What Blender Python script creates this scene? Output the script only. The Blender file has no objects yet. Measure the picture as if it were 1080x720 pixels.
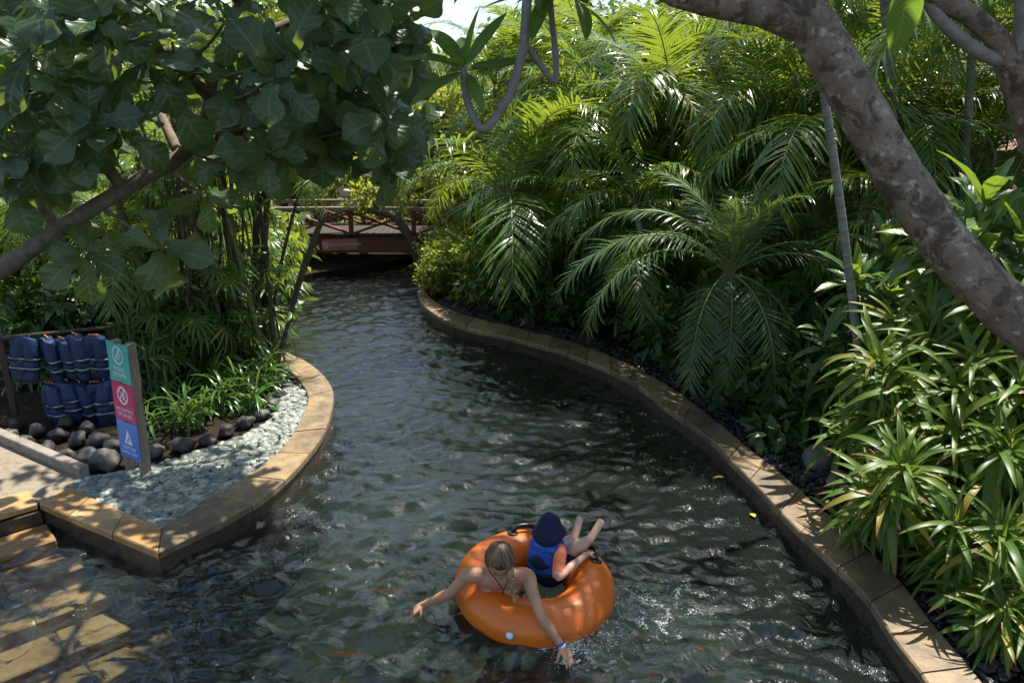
import bpy, math, random
import numpy as np
from mathutils import Vector, Matrix, geometry, noise
rnd = random.Random(7)
rng = np.random.default_rng(11)
sc = bpy.context.scene
COL = sc.collection
PI = math.pi
R = math.radians
# ------------------------------------------------------------------ camera maths
PITCH, FPX, CAMH = R(16.9), 800.0, 3.5
cP, sP = math.cos(PITCH), math.sin(PITCH)
CAM = Vector((0, 0, CAMH))
def ray(u, v):
    cx, cy = (u - 540) / FPX, (360 - v) / FPX
    return Vector((cx, cP + cy * sP, -sP + cy * cP))
def onz(u, v, z=0.0):
    r = ray(u, v); return CAM + r * ((z - CAMH) / r.z)
def at(u, v, Y):
    r = ray(u, v); return CAM + r * (Y / r.y)
# ------------------------------------------------------------------ scene tree helpers
def tag(o, label=None, cat=None, group=None, kind=None):
    if label: o['label'] = label
    if cat: o['category'] = cat
    if group: o['group'] = group
    if kind: o['kind'] = kind
    return o
def empty(name, loc=(0, 0, 0), rz=0.0, label=None, cat=None, group=None, scale=1.0):
    o = bpy.data.objects.new(name, None); COL.objects.link(o)
    o.location = loc; o.rotation_euler = (0, 0, rz); o.scale = (scale,) * 3
    o.empty_display_size = 0.1
    return tag(o, label, cat, group)
def inst_obj(name, me, parent=None, loc=(0, 0, 0), rot=(0, 0, 0), scale=(1, 1, 1)):
    o = bpy.data.objects.new(name, me); COL.objects.link(o)
    o.parent = parent; o.location = loc; o.rotation_euler = rot; o.scale = scale
    return o
KIDS = {}
def copy_tree(o, parent=None):
    c = o.copy(); COL.objects.link(c)
    if parent is not None: c.parent = parent
    for ch in list(o.children): copy_tree(ch, c)
    return c
# ------------------------------------------------------------------ mesh builder
class MB:
    def __init__(s):
        s.v, s.q, s.t, s.qm, s.tm, s.uv, s.var, s.n = [], [], [], [], [], [], [], 0
    def add(s, v, q=None, t=None, m=0, uv=None, var=0.5):
        v = np.asarray(v, float).reshape(-1, 3); k = len(v)
        s.v.append(v)
        if q is not None and len(q):
            q = np.asarray(q, int).reshape(-1, 4) + s.n; s.q.append(q); s.qm.append(np.full(len(q), m))
        if t is not None and len(t):
            t = np.asarray(t, int).reshape(-1, 3) + s.n; s.t.append(t); s.tm.append(np.full(len(t), m))
        s.uv.append(np.zeros((k, 2)) if uv is None else np.asarray(uv, float).reshape(-1, 2))
        s.var.append(np.full(k, var) if np.isscalar(var) else np.asarray(var, float))
        s.n += k
        return s
    def mesh(s, name, mats, smooth=True):
        me = bpy.data.meshes.new(name)
        v = np.concatenate(s.v); uv = np.concatenate(s.uv); var = np.concatenate(s.var)
        q = np.concatenate(s.q) if s.q else np.zeros((0, 4), int)
        t = np.concatenate(s.t) if s.t else np.zeros((0, 3), int)
        mi = np.concatenate(s.qm + s.tm) if (s.qm or s.tm) else np.zeros(0, int)
        loops = np.concatenate([q.ravel(), t.ravel()]).astype(np.int32)
        starts = np.concatenate([np.arange(len(q)) * 4, len(q) * 4 + np.arange(len(t)) * 3]).astype(np.int32)
        me.vertices.add(len(v)); me.vertices.foreach_set('co', v.astype(np.float32).ravel())
        me.loops.add(len(loops)); me.loops.foreach_set('vertex_index', loops)
        me.polygons.add(len(starts)); me.polygons.foreach_set('loop_start', starts)
        me.polygons.foreach_set('material_index', mi.astype(np.int32))
        me.polygons.foreach_set('use_smooth', np.full(len(starts), smooth))
        me.update(calc_edges=True)
        ul = me.uv_layers.new(name='UVMap')
        ul.data.foreach_set('uv', uv[loops].astype(np.float32).ravel())
        a = me.attributes.new('var', 'FLOAT', 'POINT'); a.data.foreach_set('value', var.astype(np.float32))
        for m in (mats if isinstance(mats, (list, tuple)) else [mats]): me.materials.append(m)
        return me
    def build(s, name, mats, parent=None, smooth=True, loc=(0, 0, 0)):
        return inst_obj(name, s.mesh(name, mats, smooth), parent, loc)
def nrm(a):
    a = np.asarray(a, float); return a / np.maximum(np.linalg.norm(a, axis=-1, keepdims=True), 1e-9)
def frames(p, d, up):
    """(k,4,4) matrices: Y along d, Z near up"""
    p, d, up = np.atleast_2d(p), np.atleast_2d(d), np.atleast_2d(up)
    k = max(len(p), len(d)); p = np.broadcast_to(p, (k, 3)); up = np.broadcast_to(up, (k, 3)); d = np.broadcast_to(d, (k, 3))
    y = nrm(d); x = np.cross(y, up)
    bad = np.linalg.norm(x, axis=1) < 1e-4
    if bad.any(): x[bad] = np.cross(y[bad], np.array([1, .3, .2]))
    x = nrm(x); z = np.cross(x, y)
    M = np.zeros((k, 4, 4)); M[:, :3, 0] = x; M[:, :3, 1] = y; M[:, :3, 2] = z; M[:, :3, 3] = p; M[:, 3, 3] = 1
    return M
def inst(mb, tpl, M, sc_=1.0, var=None, m=0):
    v, q, uv = tpl; k = len(M)
    if k == 0: return
    s = np.broadcast_to(np.asarray(sc_, float).reshape(-1, 1, 1) if not np.isscalar(sc_) else sc_, (k, 1, 1))
    vv = np.einsum('kij,nj->kni', M[:, :3, :3], v) * s + M[:, None, :3, 3]
    n = len(v)
    qq = (q[None] + (np.arange(k) * n)[:, None, None]).reshape(-1, 4)
    if var is None: var = rng.random(k)
    mb.add(vv.reshape(-1, 3), q=qq, m=m, uv=np.tile(uv, (k, 1)), var=np.repeat(var, n))
# ------------------------------------------------------------------ basic shapes
def catmull(P, n, closed=False):
    P = np.asarray(P, float); out = []
    N = len(P); rngi = range(N if closed else N - 1)
    for i in rngi:
        if closed: p0, p1, p2, p3 = P[(i - 1) % N], P[i], P[(i + 1) % N], P[(i + 2) % N]
        else:
            p1, p2 = P[i], P[i + 1]
            p0 = P[i - 1] if i > 0 else 2 * p1 - p2
            p3 = P[i + 2] if i + 2 < N else 2 * p2 - p1
        for j in range(n):
            t = j / n
            out.append(.5 * (2 * p1 + (p2 - p0) * t + (2 * p0 - 5 * p1 + 4 * p2 - p3) * t * t + (3 * p1 - p0 - 3 * p2 + p3) * t ** 3))
    if not closed: out.append(P[-1])
    return np.array(out)
def tube(mb, path, rad, sides=8, m=0, caps=True, var=.5, rough=0.0, round_caps=False, flat=1.0, up0=None):
    P = np.asarray(path, float); n = len(P)
    r = np.broadcast_to(np.asarray(rad, float), (n,)).copy()
    if round_caps:
        d0 = nrm(P[0] - P[1]); d1 = nrm(P[-1] - P[-2]); pre, prr, post, por = [], [], [], []
        for a in (0.0, 25, 50, 72):
            c = math.cos(R(90 - a)) ; h = math.sin(R(90 - a))
            pre.append(P[0] + d0 * r[0] * h); prr.append(max(r[0] * c, 1e-4 + r[0] * .02))
            post.append(P[-1] + d1 * r[-1] * h); por.append(max(r[-1] * c, 1e-4 + r[-1] * .02))
        P = np.vstack([np.array(pre), P, np.array(post[::-1])]); r = np.concatenate([prr, r, por[::-1]]); n = len(P)
    T = nrm(np.gradient(P, axis=0))
    up = np.array([0, 0, 1.]) if up0 is None else np.asarray(up0, float)
    if abs(T[0] @ nrm(up)) > .95: up = np.array([0, 1., 0])
    a = nrm(np.cross(up, T[0])); A = [a]
    for i in range(1, n):
        a = a - T[i] * (a @ T[i]); a = nrm(a); A.append(a)
    A = np.array(A); B = np.cross(T, A)
    ang = np.arange(sides) * 2 * PI / sides
    rr = r[:, None] * np.ones(sides)
    if rough: rr = rr * (1 + rough * rng.normal(size=rr.shape))
    V = P[:, None] + rr[..., None] * (A[:, None] * np.cos(ang)[None, :, None] + B[:, None] * np.sin(ang)[None, :, None] * flat)
    if rough and n > 30:   # scars and swellings that break the outline
        dr = np.array([[noise.noise(Vector(p) * 4.5) * 1.6 + noise.noise(Vector(p) * 13) * .9 + noise.noise(Vector(p) * 34) * .5 for p in row] for row in V]) * rough * 1.4
        V = P[:, None] + (V - P[:, None]) * (1 + dr[..., None])
    i = np.arange(n - 1)[:, None]; j = np.arange(sides)[None]
    q = np.stack([i * sides + j, i * sides + (j + 1) % sides, (i + 1) * sides + (j + 1) % sides, (i + 1) * sides + j], -1).reshape(-1, 4)
    L = np.concatenate([[0], np.cumsum(np.linalg.norm(np.diff(P, axis=0), axis=1))])
    uv = np.stack([np.broadcast_to(ang / (2 * PI), (n, sides)), np.broadcast_to(L[:, None], (n, sides))], -1)
    V = V.reshape(-1, 3); uv = uv.reshape(-1, 2); t = None
    if caps:
        c0, c1 = len(V), len(V) + 1
        V = np.vstack([V, P[0], P[-1]]); uv = np.vstack([uv, [0, 0], [0, L[-1]]])
        jj = np.arange(sides); b = (n - 1) * sides
        t = np.vstack([np.stack([np.full(sides, c0), (jj + 1) % sides, jj], -1), np.stack([np.full(sides, c1), b + jj, b + (jj + 1) % sides], -1)])
    mb.add(V, q=q, t=t, m=m, uv=uv, var=var)
def box(mb, c, s, rot=None, m=0, bev=0.0, var=.5):
    """box of full size s; bev > 0 chamfers all edges"""
    hx, hy, hz = np.asarray(s, float) / 2
    if bev <= 0:
        V = np.array([[x, y, z] for z in (-hz, hz) for y in (-hy, hy) for x in (-hx, hx)])
        q = [[0, 2, 3, 1], [4, 5, 7, 6], [0, 1, 5, 4], [2, 6, 7, 3], [0, 4, 6, 2], [1, 3, 7, 5]]; t = None
    else:
        b = min(bev, hx * .95, hy * .95, hz * .95); V = []; idx = {}
        for sx in (-1, 1):
            for sy in (-1, 1):
                for sz in (-1, 1):
                    for ax in range(3):
                        p = [sx * (hx - b), sy * (hy - b), sz * (hz - b)]; p[ax] += (sx, sy, sz)[ax] * b
                        idx[(sx, sy, sz, ax)] = len(V); V.append(p)
        q = []; t = []; g = lambda s_, ax: idx[(s_[0], s_[1], s_[2], ax)]
        for ax in range(3):
            o1, o2 = (ax + 1) % 3, (ax + 2) % 3
            for sg in (-1, 1):
                f = []
                for a_, b_ in ((-1, -1), (1, -1), (1, 1), (-1, 1)):
                    k = [0, 0, 0]; k[ax] = sg; k[o1] = a_; k[o2] = b_; f.append(g(k, ax))
                q.append(f if sg > 0 else f[::-1])
            for a_ in (-1, 1):
                for b_ in (-1, 1):
                    k0 = [0, 0, 0]; k0[ax] = -1; k0[o1] = a_; k0[o2] = b_; k1 = list(k0); k1[ax] = 1
                    f = [g(k0, o1), g(k1, o1), g(k1, o2), g(k0, o2)]
                    q.append(f if a_ * b_ < 0 else f[::-1])
        for sx in (-1, 1):
            for sy in (-1, 1):
                for sz in (-1, 1):
                    f = [g((sx, sy, sz), a) for a in range(3)]; t.append(f if sx * sy * sz > 0 else f[::-1])
        V = np.array(V)
    if rot is not None: V = V @ np.array(rot.to_3x3() if isinstance(rot, Matrix) else rot).T
    mb.add(V + np.asarray(c, float), q=q, t=t, m=m, var=var)
def beam(mb, a, b, w, h, m=0, bev=.004, up=(0, 0, 1), var=.5):
    """rectangular bar from a to b, w across, h along up"""
    a, b = np.asarray(a, float), np.asarray(b, float)
    M = frames(a, b - a, np.asarray(up, float))[0][:3, :3]
    box(mb, (a + b) / 2, (w, np.linalg.norm(b - a), h), M, m, bev, var)
def ellipsoid(mb, c, s, rot=None, nu=16, nv=10, m=0, var=.5, lump=0.0, seed=0):
    th = np.linspace(0, PI, nv + 1)[1:-1]; ph = np.arange(nu) * 2 * PI / nu
    V = np.stack([np.sin(th)[:, None] * np.cos(ph), np.sin(th)[:, None] * np.sin(ph), np.cos(th)[:, None] * np.ones(nu)], -1).reshape(-1, 3)
    V = np.vstack([V, [0, 0, 1], [0, 0, -1]])
    if lump:
        o = Vector((seed * 3.7, seed * 1.3, seed * 7.1))
        V = V * np.array([1 + lump * noise.noise(Vector(p) * 1.3 + o) + lump * .4 * noise.noise(Vector(p) * 3 + o) for p in V])[:, None]
    V = V * np.asarray(s, float)
    if rot is not None: V = V @ np.array(rot.to_3x3() if isinstance(rot, Matrix) else rot).T
    k = nv - 1; i = np.arange(k - 1)[:, None]; j = np.arange(nu)[None]
    q = np.stack([i * nu + j, (i + 1) * nu + j, (i + 1) * nu + (j + 1) % nu, i * nu + (j + 1) % nu], -1).reshape(-1, 4)
    jj = np.arange(nu); b = (k - 1) * nu
    t = np.vstack([np.stack([np.full(nu, k * nu), jj, (jj + 1) % nu], -1), np.stack([np.full(nu, k * nu + 1), b + (jj + 1) % nu, b + jj], -1)])
    mb.add(V + np.asarray(c, float), q=q, t=t, m=m, var=var)
def evaluated(o, name, mats):
    """apply an object's modifiers into a new plain mesh object"""
    dg = bpy.context.evaluated_depsgraph_get(); dg.update()
    me = bpy.data.meshes.new_from_object(o.evaluated_get(dg)); me.name = name
    bpy.data.objects.remove(o)
    me.materials.clear()
    for m in mats: me.materials.append(m)
    me.polygons.foreach_set('use_smooth', np.ones(len(me.polygons), bool))
    return me
def fuse(mb, name, mat, parent, voxel=.006, smooth=4, loc=(0, 0, 0)):
    """many closed shapes -> one continuous skin"""
    o = mb.build('tmp', mat)
    r = o.modifiers.new('r', 'REMESH'); r.mode = 'VOXEL'; r.voxel_size = voxel
    s = o.modifiers.new('s', 'SMOOTH'); s.factor = .5; s.iterations = smooth
    me = evaluated(o, name, [mat])
    return inst_obj(name, me, parent, loc)
# ------------------------------------------------------------------ leaves
def prof_strap(t): return min(1, (t * 7 + .25)) ** .6 * max(0.0, 1 - t ** 3.2) ** .8
def prof_oval(t): return math.sin(PI * min(1, max(0, t)) ** .85) ** .75
def prof_fiddle(t): return max(0, (.20 + .30 * math.exp(-((t - .22) / .14) ** 2) + .80 * math.exp(-((t - .68) / .24) ** 2)) * min(1, t * 9 + .1) * min(1, (1 - t) * 6) ** .55)
def prof_leaflet(t): return min(1, t * 6 + .3) * (1 - t) ** .55
def leaf_tpl(L, W, prof, n=6, droop=.6, fold=.12, a0=0., wav=0., two=False, curl=0.):
    V, uv = [], []; y = z = 0.; ds = L / n
    cols = (-1, 1) if two else (-1, 0, 1)
    for i in range(n + 1):
        t = i / n; a = a0 - droop * t
        w = W / 2 * prof(t)
        for j in cols:
            zz = fold * abs(j) * w * 2 - curl * w * (abs(j) > 0) + wav * W * math.sin(t * 17 + j * 1.7) * abs(j)
            V.append([j * w, y - math.sin(a) * zz, z + math.cos(a) * zz]); uv.append([j * .5 + .5, t])
        y += math.cos(a - droop / n / 2) * ds; z += math.sin(a - droop / n / 2) * ds
    k = len(cols); q = []
    for i in range(n):
        for j in range(k - 1):
            q.append([i * k + j, i * k + j + 1, (i + 1) * k + j + 1, (i + 1) * k + j])
    return np.array(V), np.array(q), np.array(uv)
def rosette(mb, c, axis, tpl_list, k, el0, el1, scale=(.8, 1.1), r0=.01, spread=.0, m=0, phase=None, jit=.15):
    axis = nrm(axis); a = nrm(np.cross(axis, [.31, .2, .93] if abs(axis[2]) < .9 else [1, 0, 0])); b = np.cross(axis, a)
    ph0 = rnd.random() * 6.28 if phase is None else phase
    for i in range(k):
        f = i / max(1, k - 1); ph = ph0 + i * 2.39996 + rnd.gauss(0, jit)
        el = el0 + (el1 - el0) * f + rnd.gauss(0, jit)
        rad = a * math.cos(ph) + b * math.sin(ph)
        d = axis * math.sin(el) + rad * math.cos(el); up = axis * math.cos(el) - rad * math.sin(el)
        p = np.asarray(c) + rad * r0 - axis * spread * f
        inst(mb, rnd.choice(tpl_list), frames(p, d, up), rnd.uniform(*scale), m=m)
def frond_mesh(name, L, mats, n=34, leaf=.45, lw=.03, a0=R(65), bend=R(110), lift=.25, droop=.7, base=.14, side=0., taper=.35, fwd=(72, 28), stem=.012, twist=0., hang=0., bp=1.25):
    """pinnate palm leaf: grows from the origin along +Y / +Z, arching over"""
    mb = MB(); N = 26; pts = []; y = z = x = 0.
    for i in range(N + 1):
        t = i / N; pts.append([x, y, z]); a = a0 - bend * t ** bp
        y += math.cos(a) * L / N; z += math.sin(a) * L / N; x += side * t * L / N
    pts = np.array(pts); T = nrm(np.gradient(pts, axis=0))
    tube(mb, pts, np.linspace(stem, stem * .25, N + 1), 5, m=1, var=.5)
    tpl = [leaf_tpl(1, lw / leaf * rnd.uniform(.9, 1.1), prof_leaflet, n=5, droop=d_, fold=.0, two=True) for d_ in (droop, droop * 1.4, droop * .6)]
    for s in (-1, 1):
        for i in range(n):
            if rnd.random() < .03: continue
            t = base + (1 - base) * (i + .5 * (s > 0) + rnd.uniform(-.2, .2)) / n; t = min(max(t, .02), .995)
            f = t * N; i0 = min(int(f), N - 1); p = pts[i0] + (pts[i0 + 1] - pts[i0]) * (f - i0); tt = T[i0]
            sd = nrm(np.cross(tt, [0, 0, 1])) * s
            if tt[2] < -.9 or np.linalg.norm(sd) < .5: sd = np.array([s, 0, 0.])
            upv = np.cross(sd * s, tt)
            u = (t - base) / (1 - base); ang = R(fwd[0] + (fwd[1] - fwd[0]) * u + rnd.gauss(0, 4.5) + 4 * math.sin(i * .5 + s))
            lf = leaf * (taper + (1 - taper) * math.sin(PI * min(1, (u * .8 + .14))) ** .8) * rnd.uniform(.78, 1.1)
            d = tt * math.cos(ang) + sd * math.sin(ang) + upv * (lift + rnd.gauss(0, .08) + .06 * math.sin(i * .45 + 2 * s)) + np.array([0, 0, -hang])
            inst(mb, rnd.choice(tpl), frames(p, d, upv), lf, var=np.array([rnd.random()]))
    return mb.mesh(name, mats)
# ------------------------------------------------------------------ materials
class NT:
    def __init__(s, name):
        s.m = bpy.data.materials.new(name); s.m.use_nodes = True; s.t = s.m.node_tree; s.t.nodes.clear()
        s.out = s.n('OutputMaterial')
    def n(s, kind, **kw):
        nd = s.t.nodes.new('ShaderNode' + kind)
        for k, v in kw.items():
            if hasattr(nd, k): setattr(nd, k, v)
            else: nd.inputs[k.replace('_', ' ')].default_value = v
        return nd
    def l(s, a, b): s.t.links.new(a, b)
    def ramp(s, fac, stops, interp='LINEAR'):
        r = s.n('ValToRGB'); r.color_ramp.interpolation = interp; e = r.color_ramp.elements
        while len(e) < len(stops): e.new(.5)
        for i, (p, c) in enumerate(stops): e[i].position = p; e[i].color = (*c, 1) if len(c) == 3 else c
        s.l(fac, r.inputs[0]); return r.outputs[0]
    def noise(s, scale, detail=4, rough=.55, vec=None, dist=0.):
        k = s.n('TexNoise'); k.inputs['Scale'].default_value = scale; k.inputs['Detail'].default_value = detail
        k.inputs['Roughness'].default_value = rough; k.inputs['Distortion'].default_value = dist
        if vec is not None: s.l(vec, k.inputs['Vector'])
        return k.outputs['Fac']
    def mix(s, fac, a, b, blend='MIX'):
        k = s.n('Mix', data_type='RGBA', blend_type=blend)
        for sock, val in ((k.inputs[0], fac), (k.inputs[6], a), (k.inputs[7], b)):
            if hasattr(val, 'is_linked') or hasattr(val, 'links'): s.l(val, sock)
            elif isinstance(val, (int, float)): sock.default_value = val
            else: sock.default_value = (*val, 1)
        return k.outputs[2]
    def math(s, op, a, b=0., c=0.):
        k = s.n('Math', operation=op)
        for i, val in enumerate((a, b, c)):
            if hasattr(val, 'links'): s.l(val, k.inputs[i])
            else: k.inputs[i].default_value = val
        return k.outputs[0]
    def obj(s): return s.n('TexCoord').outputs['Object']
    def pos(s): return s.n('NewGeometry').outputs['Position']
    def uv(s): return s.n('TexCoord').outputs['UV']
    def attr(s, name='var'): return s.n('Attribute', attribute_name=name).outputs['Fac']
    def orand(s): return s.n('ObjectInfo').outputs['Random']
    def bump(s, h, strength=.4, dist=.02, normal=None):
        b = s.n('Bump'); b.inputs['Strength'].default_value = strength; b.inputs['Distance'].default_value = dist; s.l(h, b.inputs['Height'])
        if normal is not None: s.l(normal, b.inputs['Normal'])
        return b.outputs['Normal']
    def bsdf(s, color, rough=.6, spec=.5, normal=None, metal=0., coat=0., sss=0.):
        p = s.n('BsdfPrincipled')
        for sock, val in (('Base Color', color), ('Roughness', rough), ('Specular IOR Level', spec), ('Metallic', metal), ('Coat Weight', coat)):
            if hasattr(val, 'links'): s.l(val, p.inputs[sock])
            elif sock == 'Base Color': p.inputs[sock].default_value = (*val, 1)
            else: p.inputs[sock].default_value = val
        if normal is not None: s.l(normal, p.inputs['Normal'])
        return p
    def done(s, shader): s.l(shader.outputs[0] if hasattr(shader, 'outputs') else shader, s.out.inputs['Surface']); return s.m
def leafmat(name, dark, light, trans, rough=.38, spec=.5, tf=.35, vein=.35, veins=0, tip=None, tipamt=.0, yellow=None):
    t = NT(name); v = t.attr(); u = t.uv()
    sx = t.n('SeparateXYZ'); t.l(u, sx.inputs[0]); ux, uy = sx.outputs[0], sx.outputs[1]
    f = t.math('ADD', t.math('MULTIPLY', v, .65), t.math('MULTIPLY', t.orand(), .35))
    col = t.mix(f, dark, light)
    if yellow is not None:
        col = t.mix(t.math('GREATER_THAN', v, .945), col, yellow)
    mid = t.math('ABSOLUTE', t.math('SUBTRACT', ux, .5))
    if vein:
        fac = t.math('LESS_THAN', mid, .035)
        if veins:
            w = t.math('FRACT', t.math('MULTIPLY', t.math('SUBTRACT', uy, t.math('MULTIPLY', mid, .35)), float(veins)))
            fac = t.math('MAXIMUM', fac, t.math('MULTIPLY', t.math('LESS_THAN', w, .08), .6))
        col = t.mix(t.math('MULTIPLY', fac, vein), col, tuple(min(1, c * 2.6 + .02) for c in light))
    col = t.mix(t.math('MULTIPLY', t.math('SUBTRACT', t.noise(9, 3), .35), .6), col, tuple(c * .6 for c in dark))
    if tip is not None:
        g = t.math('ADD', uy, t.math('MULTIPLY', t.math('SUBTRACT', t.noise(14, 2), .5), .25))
        g = t.math('MULTIPLY', t.math('GREATER_THAN', g, .92 - tipamt), t.math('GREATER_THAN', v, .5))
        col = t.mix(g, col, tip)
    nb = None
    if veins:
        nb = t.bump(t.math('SINE', t.math('MULTIPLY', t.math('SUBTRACT', uy, t.math('MULTIPLY', mid, .35)), float(veins) * 6.283)), .22, .006)
    p = t.bsdf(col, rough, spec, nb)
    tr = t.n('BsdfTranslucent'); t.l(t.mix(.55, col, trans, 'MIX'), tr.inputs[0])
    ms = t.n('MixShader'); ms.inputs[0].default_value = tf; t.l(p.outputs[0], ms.inputs[1]); t.l(tr.outputs[0], ms.inputs[2])
    return t.done(ms)
def plain(name, col, rough=.5, spec=.5, metal=0., var=.12, nscale=12., bump=.0, coat=0., dirt=None, dirtamt=.4):
    t = NT(name); o = t.obj()
    n = t.noise(nscale, 4, .6, o)
    c = t.mix(n, tuple(x * (1 - var) for x in col), tuple(min(1, x * (1 + var)) for x in col))
    if dirt is not None:
        c = t.mix(t.math('MULTIPLY', t.ramp(t.noise(nscale * .35, 5, .65, o), [(.45, (0, 0, 0)), (.7, (1, 1, 1))]), dirtamt), c, dirt)
    nb = t.bump(t.noise(nscale * 4, 4, .6, o), bump, .01) if bump else None
    return t.done(t.bsdf(c, rough, spec, nb, metal, coat))
M = {}
M['fig'] = leafmat('fig_leaf', (0.026, 0.058, 0.028), (0.085, 0.145, 0.065), (0.460, 0.598, 0.034), .34, .5, .38, .30, 7)
M['plum'] = leafmat('plumeria_leaf', (.05, .11, .025), (.09, .17, .03), (.40, .62, .04), .4, .5, .5, .35, 14)
M['areca'] = leafmat('areca_leaflet', (0.039, 0.104, 0.021), (0.111, 0.189, 0.029), (0.504, 0.624, 0.036), .30, .55, .34, .25, yellow=(.30, .24, .03))
M['date'] = leafmat('date_leaflet', (0.036, 0.083, 0.034), (0.091, 0.163, 0.049), (0.312, 0.456, 0.060), .33, .5, .28, .3)
M['strap'] = leafmat('strap_leaf', (.040, .105, .018), (.140, .210, .028), (.54, .66, .035), .40, .34, .38, .2, tip=(.24, .13, .05), tipamt=.07, yellow=(.26, .22, .035))
M['broad'] = leafmat('broad_leaf', (0.026, 0.081, 0.021), (0.085, 0.169, 0.031), (0.408, 0.576, 0.036), .32, .55, .34, .4, 10, tip=(.28, .16, .07), tipamt=.03)
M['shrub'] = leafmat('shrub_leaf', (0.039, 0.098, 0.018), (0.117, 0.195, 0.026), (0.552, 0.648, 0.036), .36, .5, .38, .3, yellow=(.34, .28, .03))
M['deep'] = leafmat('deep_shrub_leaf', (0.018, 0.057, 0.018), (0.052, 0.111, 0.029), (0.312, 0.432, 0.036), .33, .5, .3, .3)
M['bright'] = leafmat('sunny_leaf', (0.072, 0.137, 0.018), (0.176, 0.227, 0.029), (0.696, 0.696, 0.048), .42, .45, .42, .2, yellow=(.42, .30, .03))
M['lily'] = leafmat('lily_leaf', (.030, .095, .016), (.075, .160, .024), (.40, .58, .04), .3, .55, .36, .3)
def bark(name, a, b, lichen=None, rings=0., scale=1., bump=.6, moss=None):
    t = NT(name); o = t.obj(); n1 = t.noise(9 * scale, 6, .65, o); n2 = t.noise(40 * scale, 4, .6, o)
    col = t.mix(t.ramp(n1, [(.32, (0, 0, 0)), (.68, (1, 1, 1))]), a, b)
    col = t.mix(t.math('MULTIPLY', n2, .5), col, tuple(x * .45 for x in a))
    if lichen is not None:
        vr = t.n('TexVoronoi'); vr.inputs['Scale'].default_value = 11 * scale; t.l(o, vr.inputs['Vector'])
        k = t.math('ADD', vr.outputs['Distance'], t.math('MULTIPLY', t.noise(22 * scale, 4, .7, o), .75))
        col = t.mix(t.ramp(k, [(.50, (.8, .8, .8)), (.60, (0, 0, 0))]), col, lichen)
        k2 = t.ramp(t.noise(6 * scale, 5, .72, o, .8), [(.50, (0, 0, 0)), (.57, (.85, .85, .85))])
        col = t.mix(k2, col, tuple(x * .48 for x in a))
        k3 = t.ramp(t.noise(9 * scale, 6, .78, o, .5), [(.58, (0, 0, 0)), (.66, (.6, .6, .6))])
        col = t.mix(k3, col, lichen)
    if moss is not None: col = t.mix(t.ramp(t.noise(5 * scale, 4, .6, o), [(.5, (0, 0, 0)), (.7, (.7, .7, .7))]), col, moss)
    h = t.math('ADD', n1, t.math('MULTIPLY', n2, .5))
    if rings:
        sx = t.n('SeparateXYZ'); t.l(t.uv(), sx.inputs[0])
        w = t.math('FRACT', t.math('ADD', t.math('MULTIPLY', sx.outputs[1], rings), t.math('MULTIPLY', n1, .2)))
        rg = t.math('LESS_THAN', w, .12); col = t.mix(t.math('MULTIPLY', rg, .55), col, tuple(x * .35 for x in a)); h = t.math('SUBTRACT', h, t.math('MULTIPLY', rg, .5))
    return t.done(t.bsdf(col, .85, .25, t.bump(h, bump, .015)))
M['plum_bark'] = bark('plumeria_bark', (.15, .105, .075), (.35, .27, .20), (.43, .40, .35), scale=1.3, bump=.9)
M['plum_twig'] = bark('plumeria_twig_bark', (.20, .18, .155), (.33, .31, .28), scale=2, bump=.4)
M['fig_bark'] = bark('fig_bark', (.12, .09, .07), (.24, .195, .16), scale=1.5, bump=.5)
M['palm_stem'] = bark('ringed_palm_stem', (.22, .21, .19), (.36, .35, .32), rings=9., scale=2, bump=.3)
M['areca_stem'] = bark('areca_stem', (.10, .115, .045), (.20, .20, .08), rings=8., scale=2, bump=.3)
M['root'] = bark('hanging_root_bark', (.055, .042, .03), (.15, .12, .09), scale=2, bump=.5, moss=(.03, .045, .012))
M['tree_bark'] = bark('tree_bark', (.08, .062, .045), (.18, .145, .11), scale=1, bump=.6)
M['rachis'] = plain('palm_rachis', (.16, .19, .05), .45, .4, var=.25)
M['cane'] = plain('green_cane', (.10, .13, .045), .55, .3, var=.35)
M['skirt'] = plain('dry_fibre', (.17, .085, .05), .9, .15, var=.4, nscale=30)
M['deadleaf'] = plain('dry_leaf', (.16, .10, .06), .8, .2, var=.4)
def stone_m(name, a, b, c=None, stain=None, scale=5., rough=.55, bump=.35, usevar=1.0, spec=.4):
    t = NT(name); o = t.pos(); v = t.attr(); n = t.noise(scale, 6, .62, o); n2 = t.noise(scale * 5, 5, .6, o)
    f = t.math('ADD', t.math('MULTIPLY', t.math('SUBTRACT', n, .5), 1.5), t.math('ADD', t.math('MULTIPLY', t.math('SUBTRACT', v, .5), usevar), .5))
    col = t.ramp(f, [(.15, a), (.62, b), (.95, c or b)])
    col = t.mix(t.math('MULTIPLY', n2, .55), col, tuple(x * .5 for x in a))
    if stain is not None: col = t.mix(t.ramp(t.noise(scale * .4, 5, .7, o, .6), [(.48, (0, 0, 0)), (.66, (.75, .75, .75))]), col, stain)
    return t.done(t.bsdf(col, t.ramp(n2, [(.3, (rough - .12,) * 3), (.7, (rough + .15,) * 3)]), spec, t.bump(t.math('ADD', n, t.math('MULTIPLY', n2, .6)), bump, .012)))
M['coping'] = stone_m('slate_coping', (.14, .098, .058), (.32, .23, .132), (.47, .31, .125), stain=(.085, .075, .06), scale=6, rough=.42, usevar=.55)
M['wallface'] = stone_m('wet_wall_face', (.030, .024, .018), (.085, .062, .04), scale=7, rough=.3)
M['amber'] = stone_m('amber_slate', (.22, .12, .05), (.43, .255, .095), (.52, .34, .155), stain=(.16, .09, .045), scale=5, rough=.38)
M['deck'] = stone_m('washed_concrete', (.17, .135, .095), (.28, .23, .17), scale=16, rough=.75, usevar=.1, bump=.3)
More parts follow.
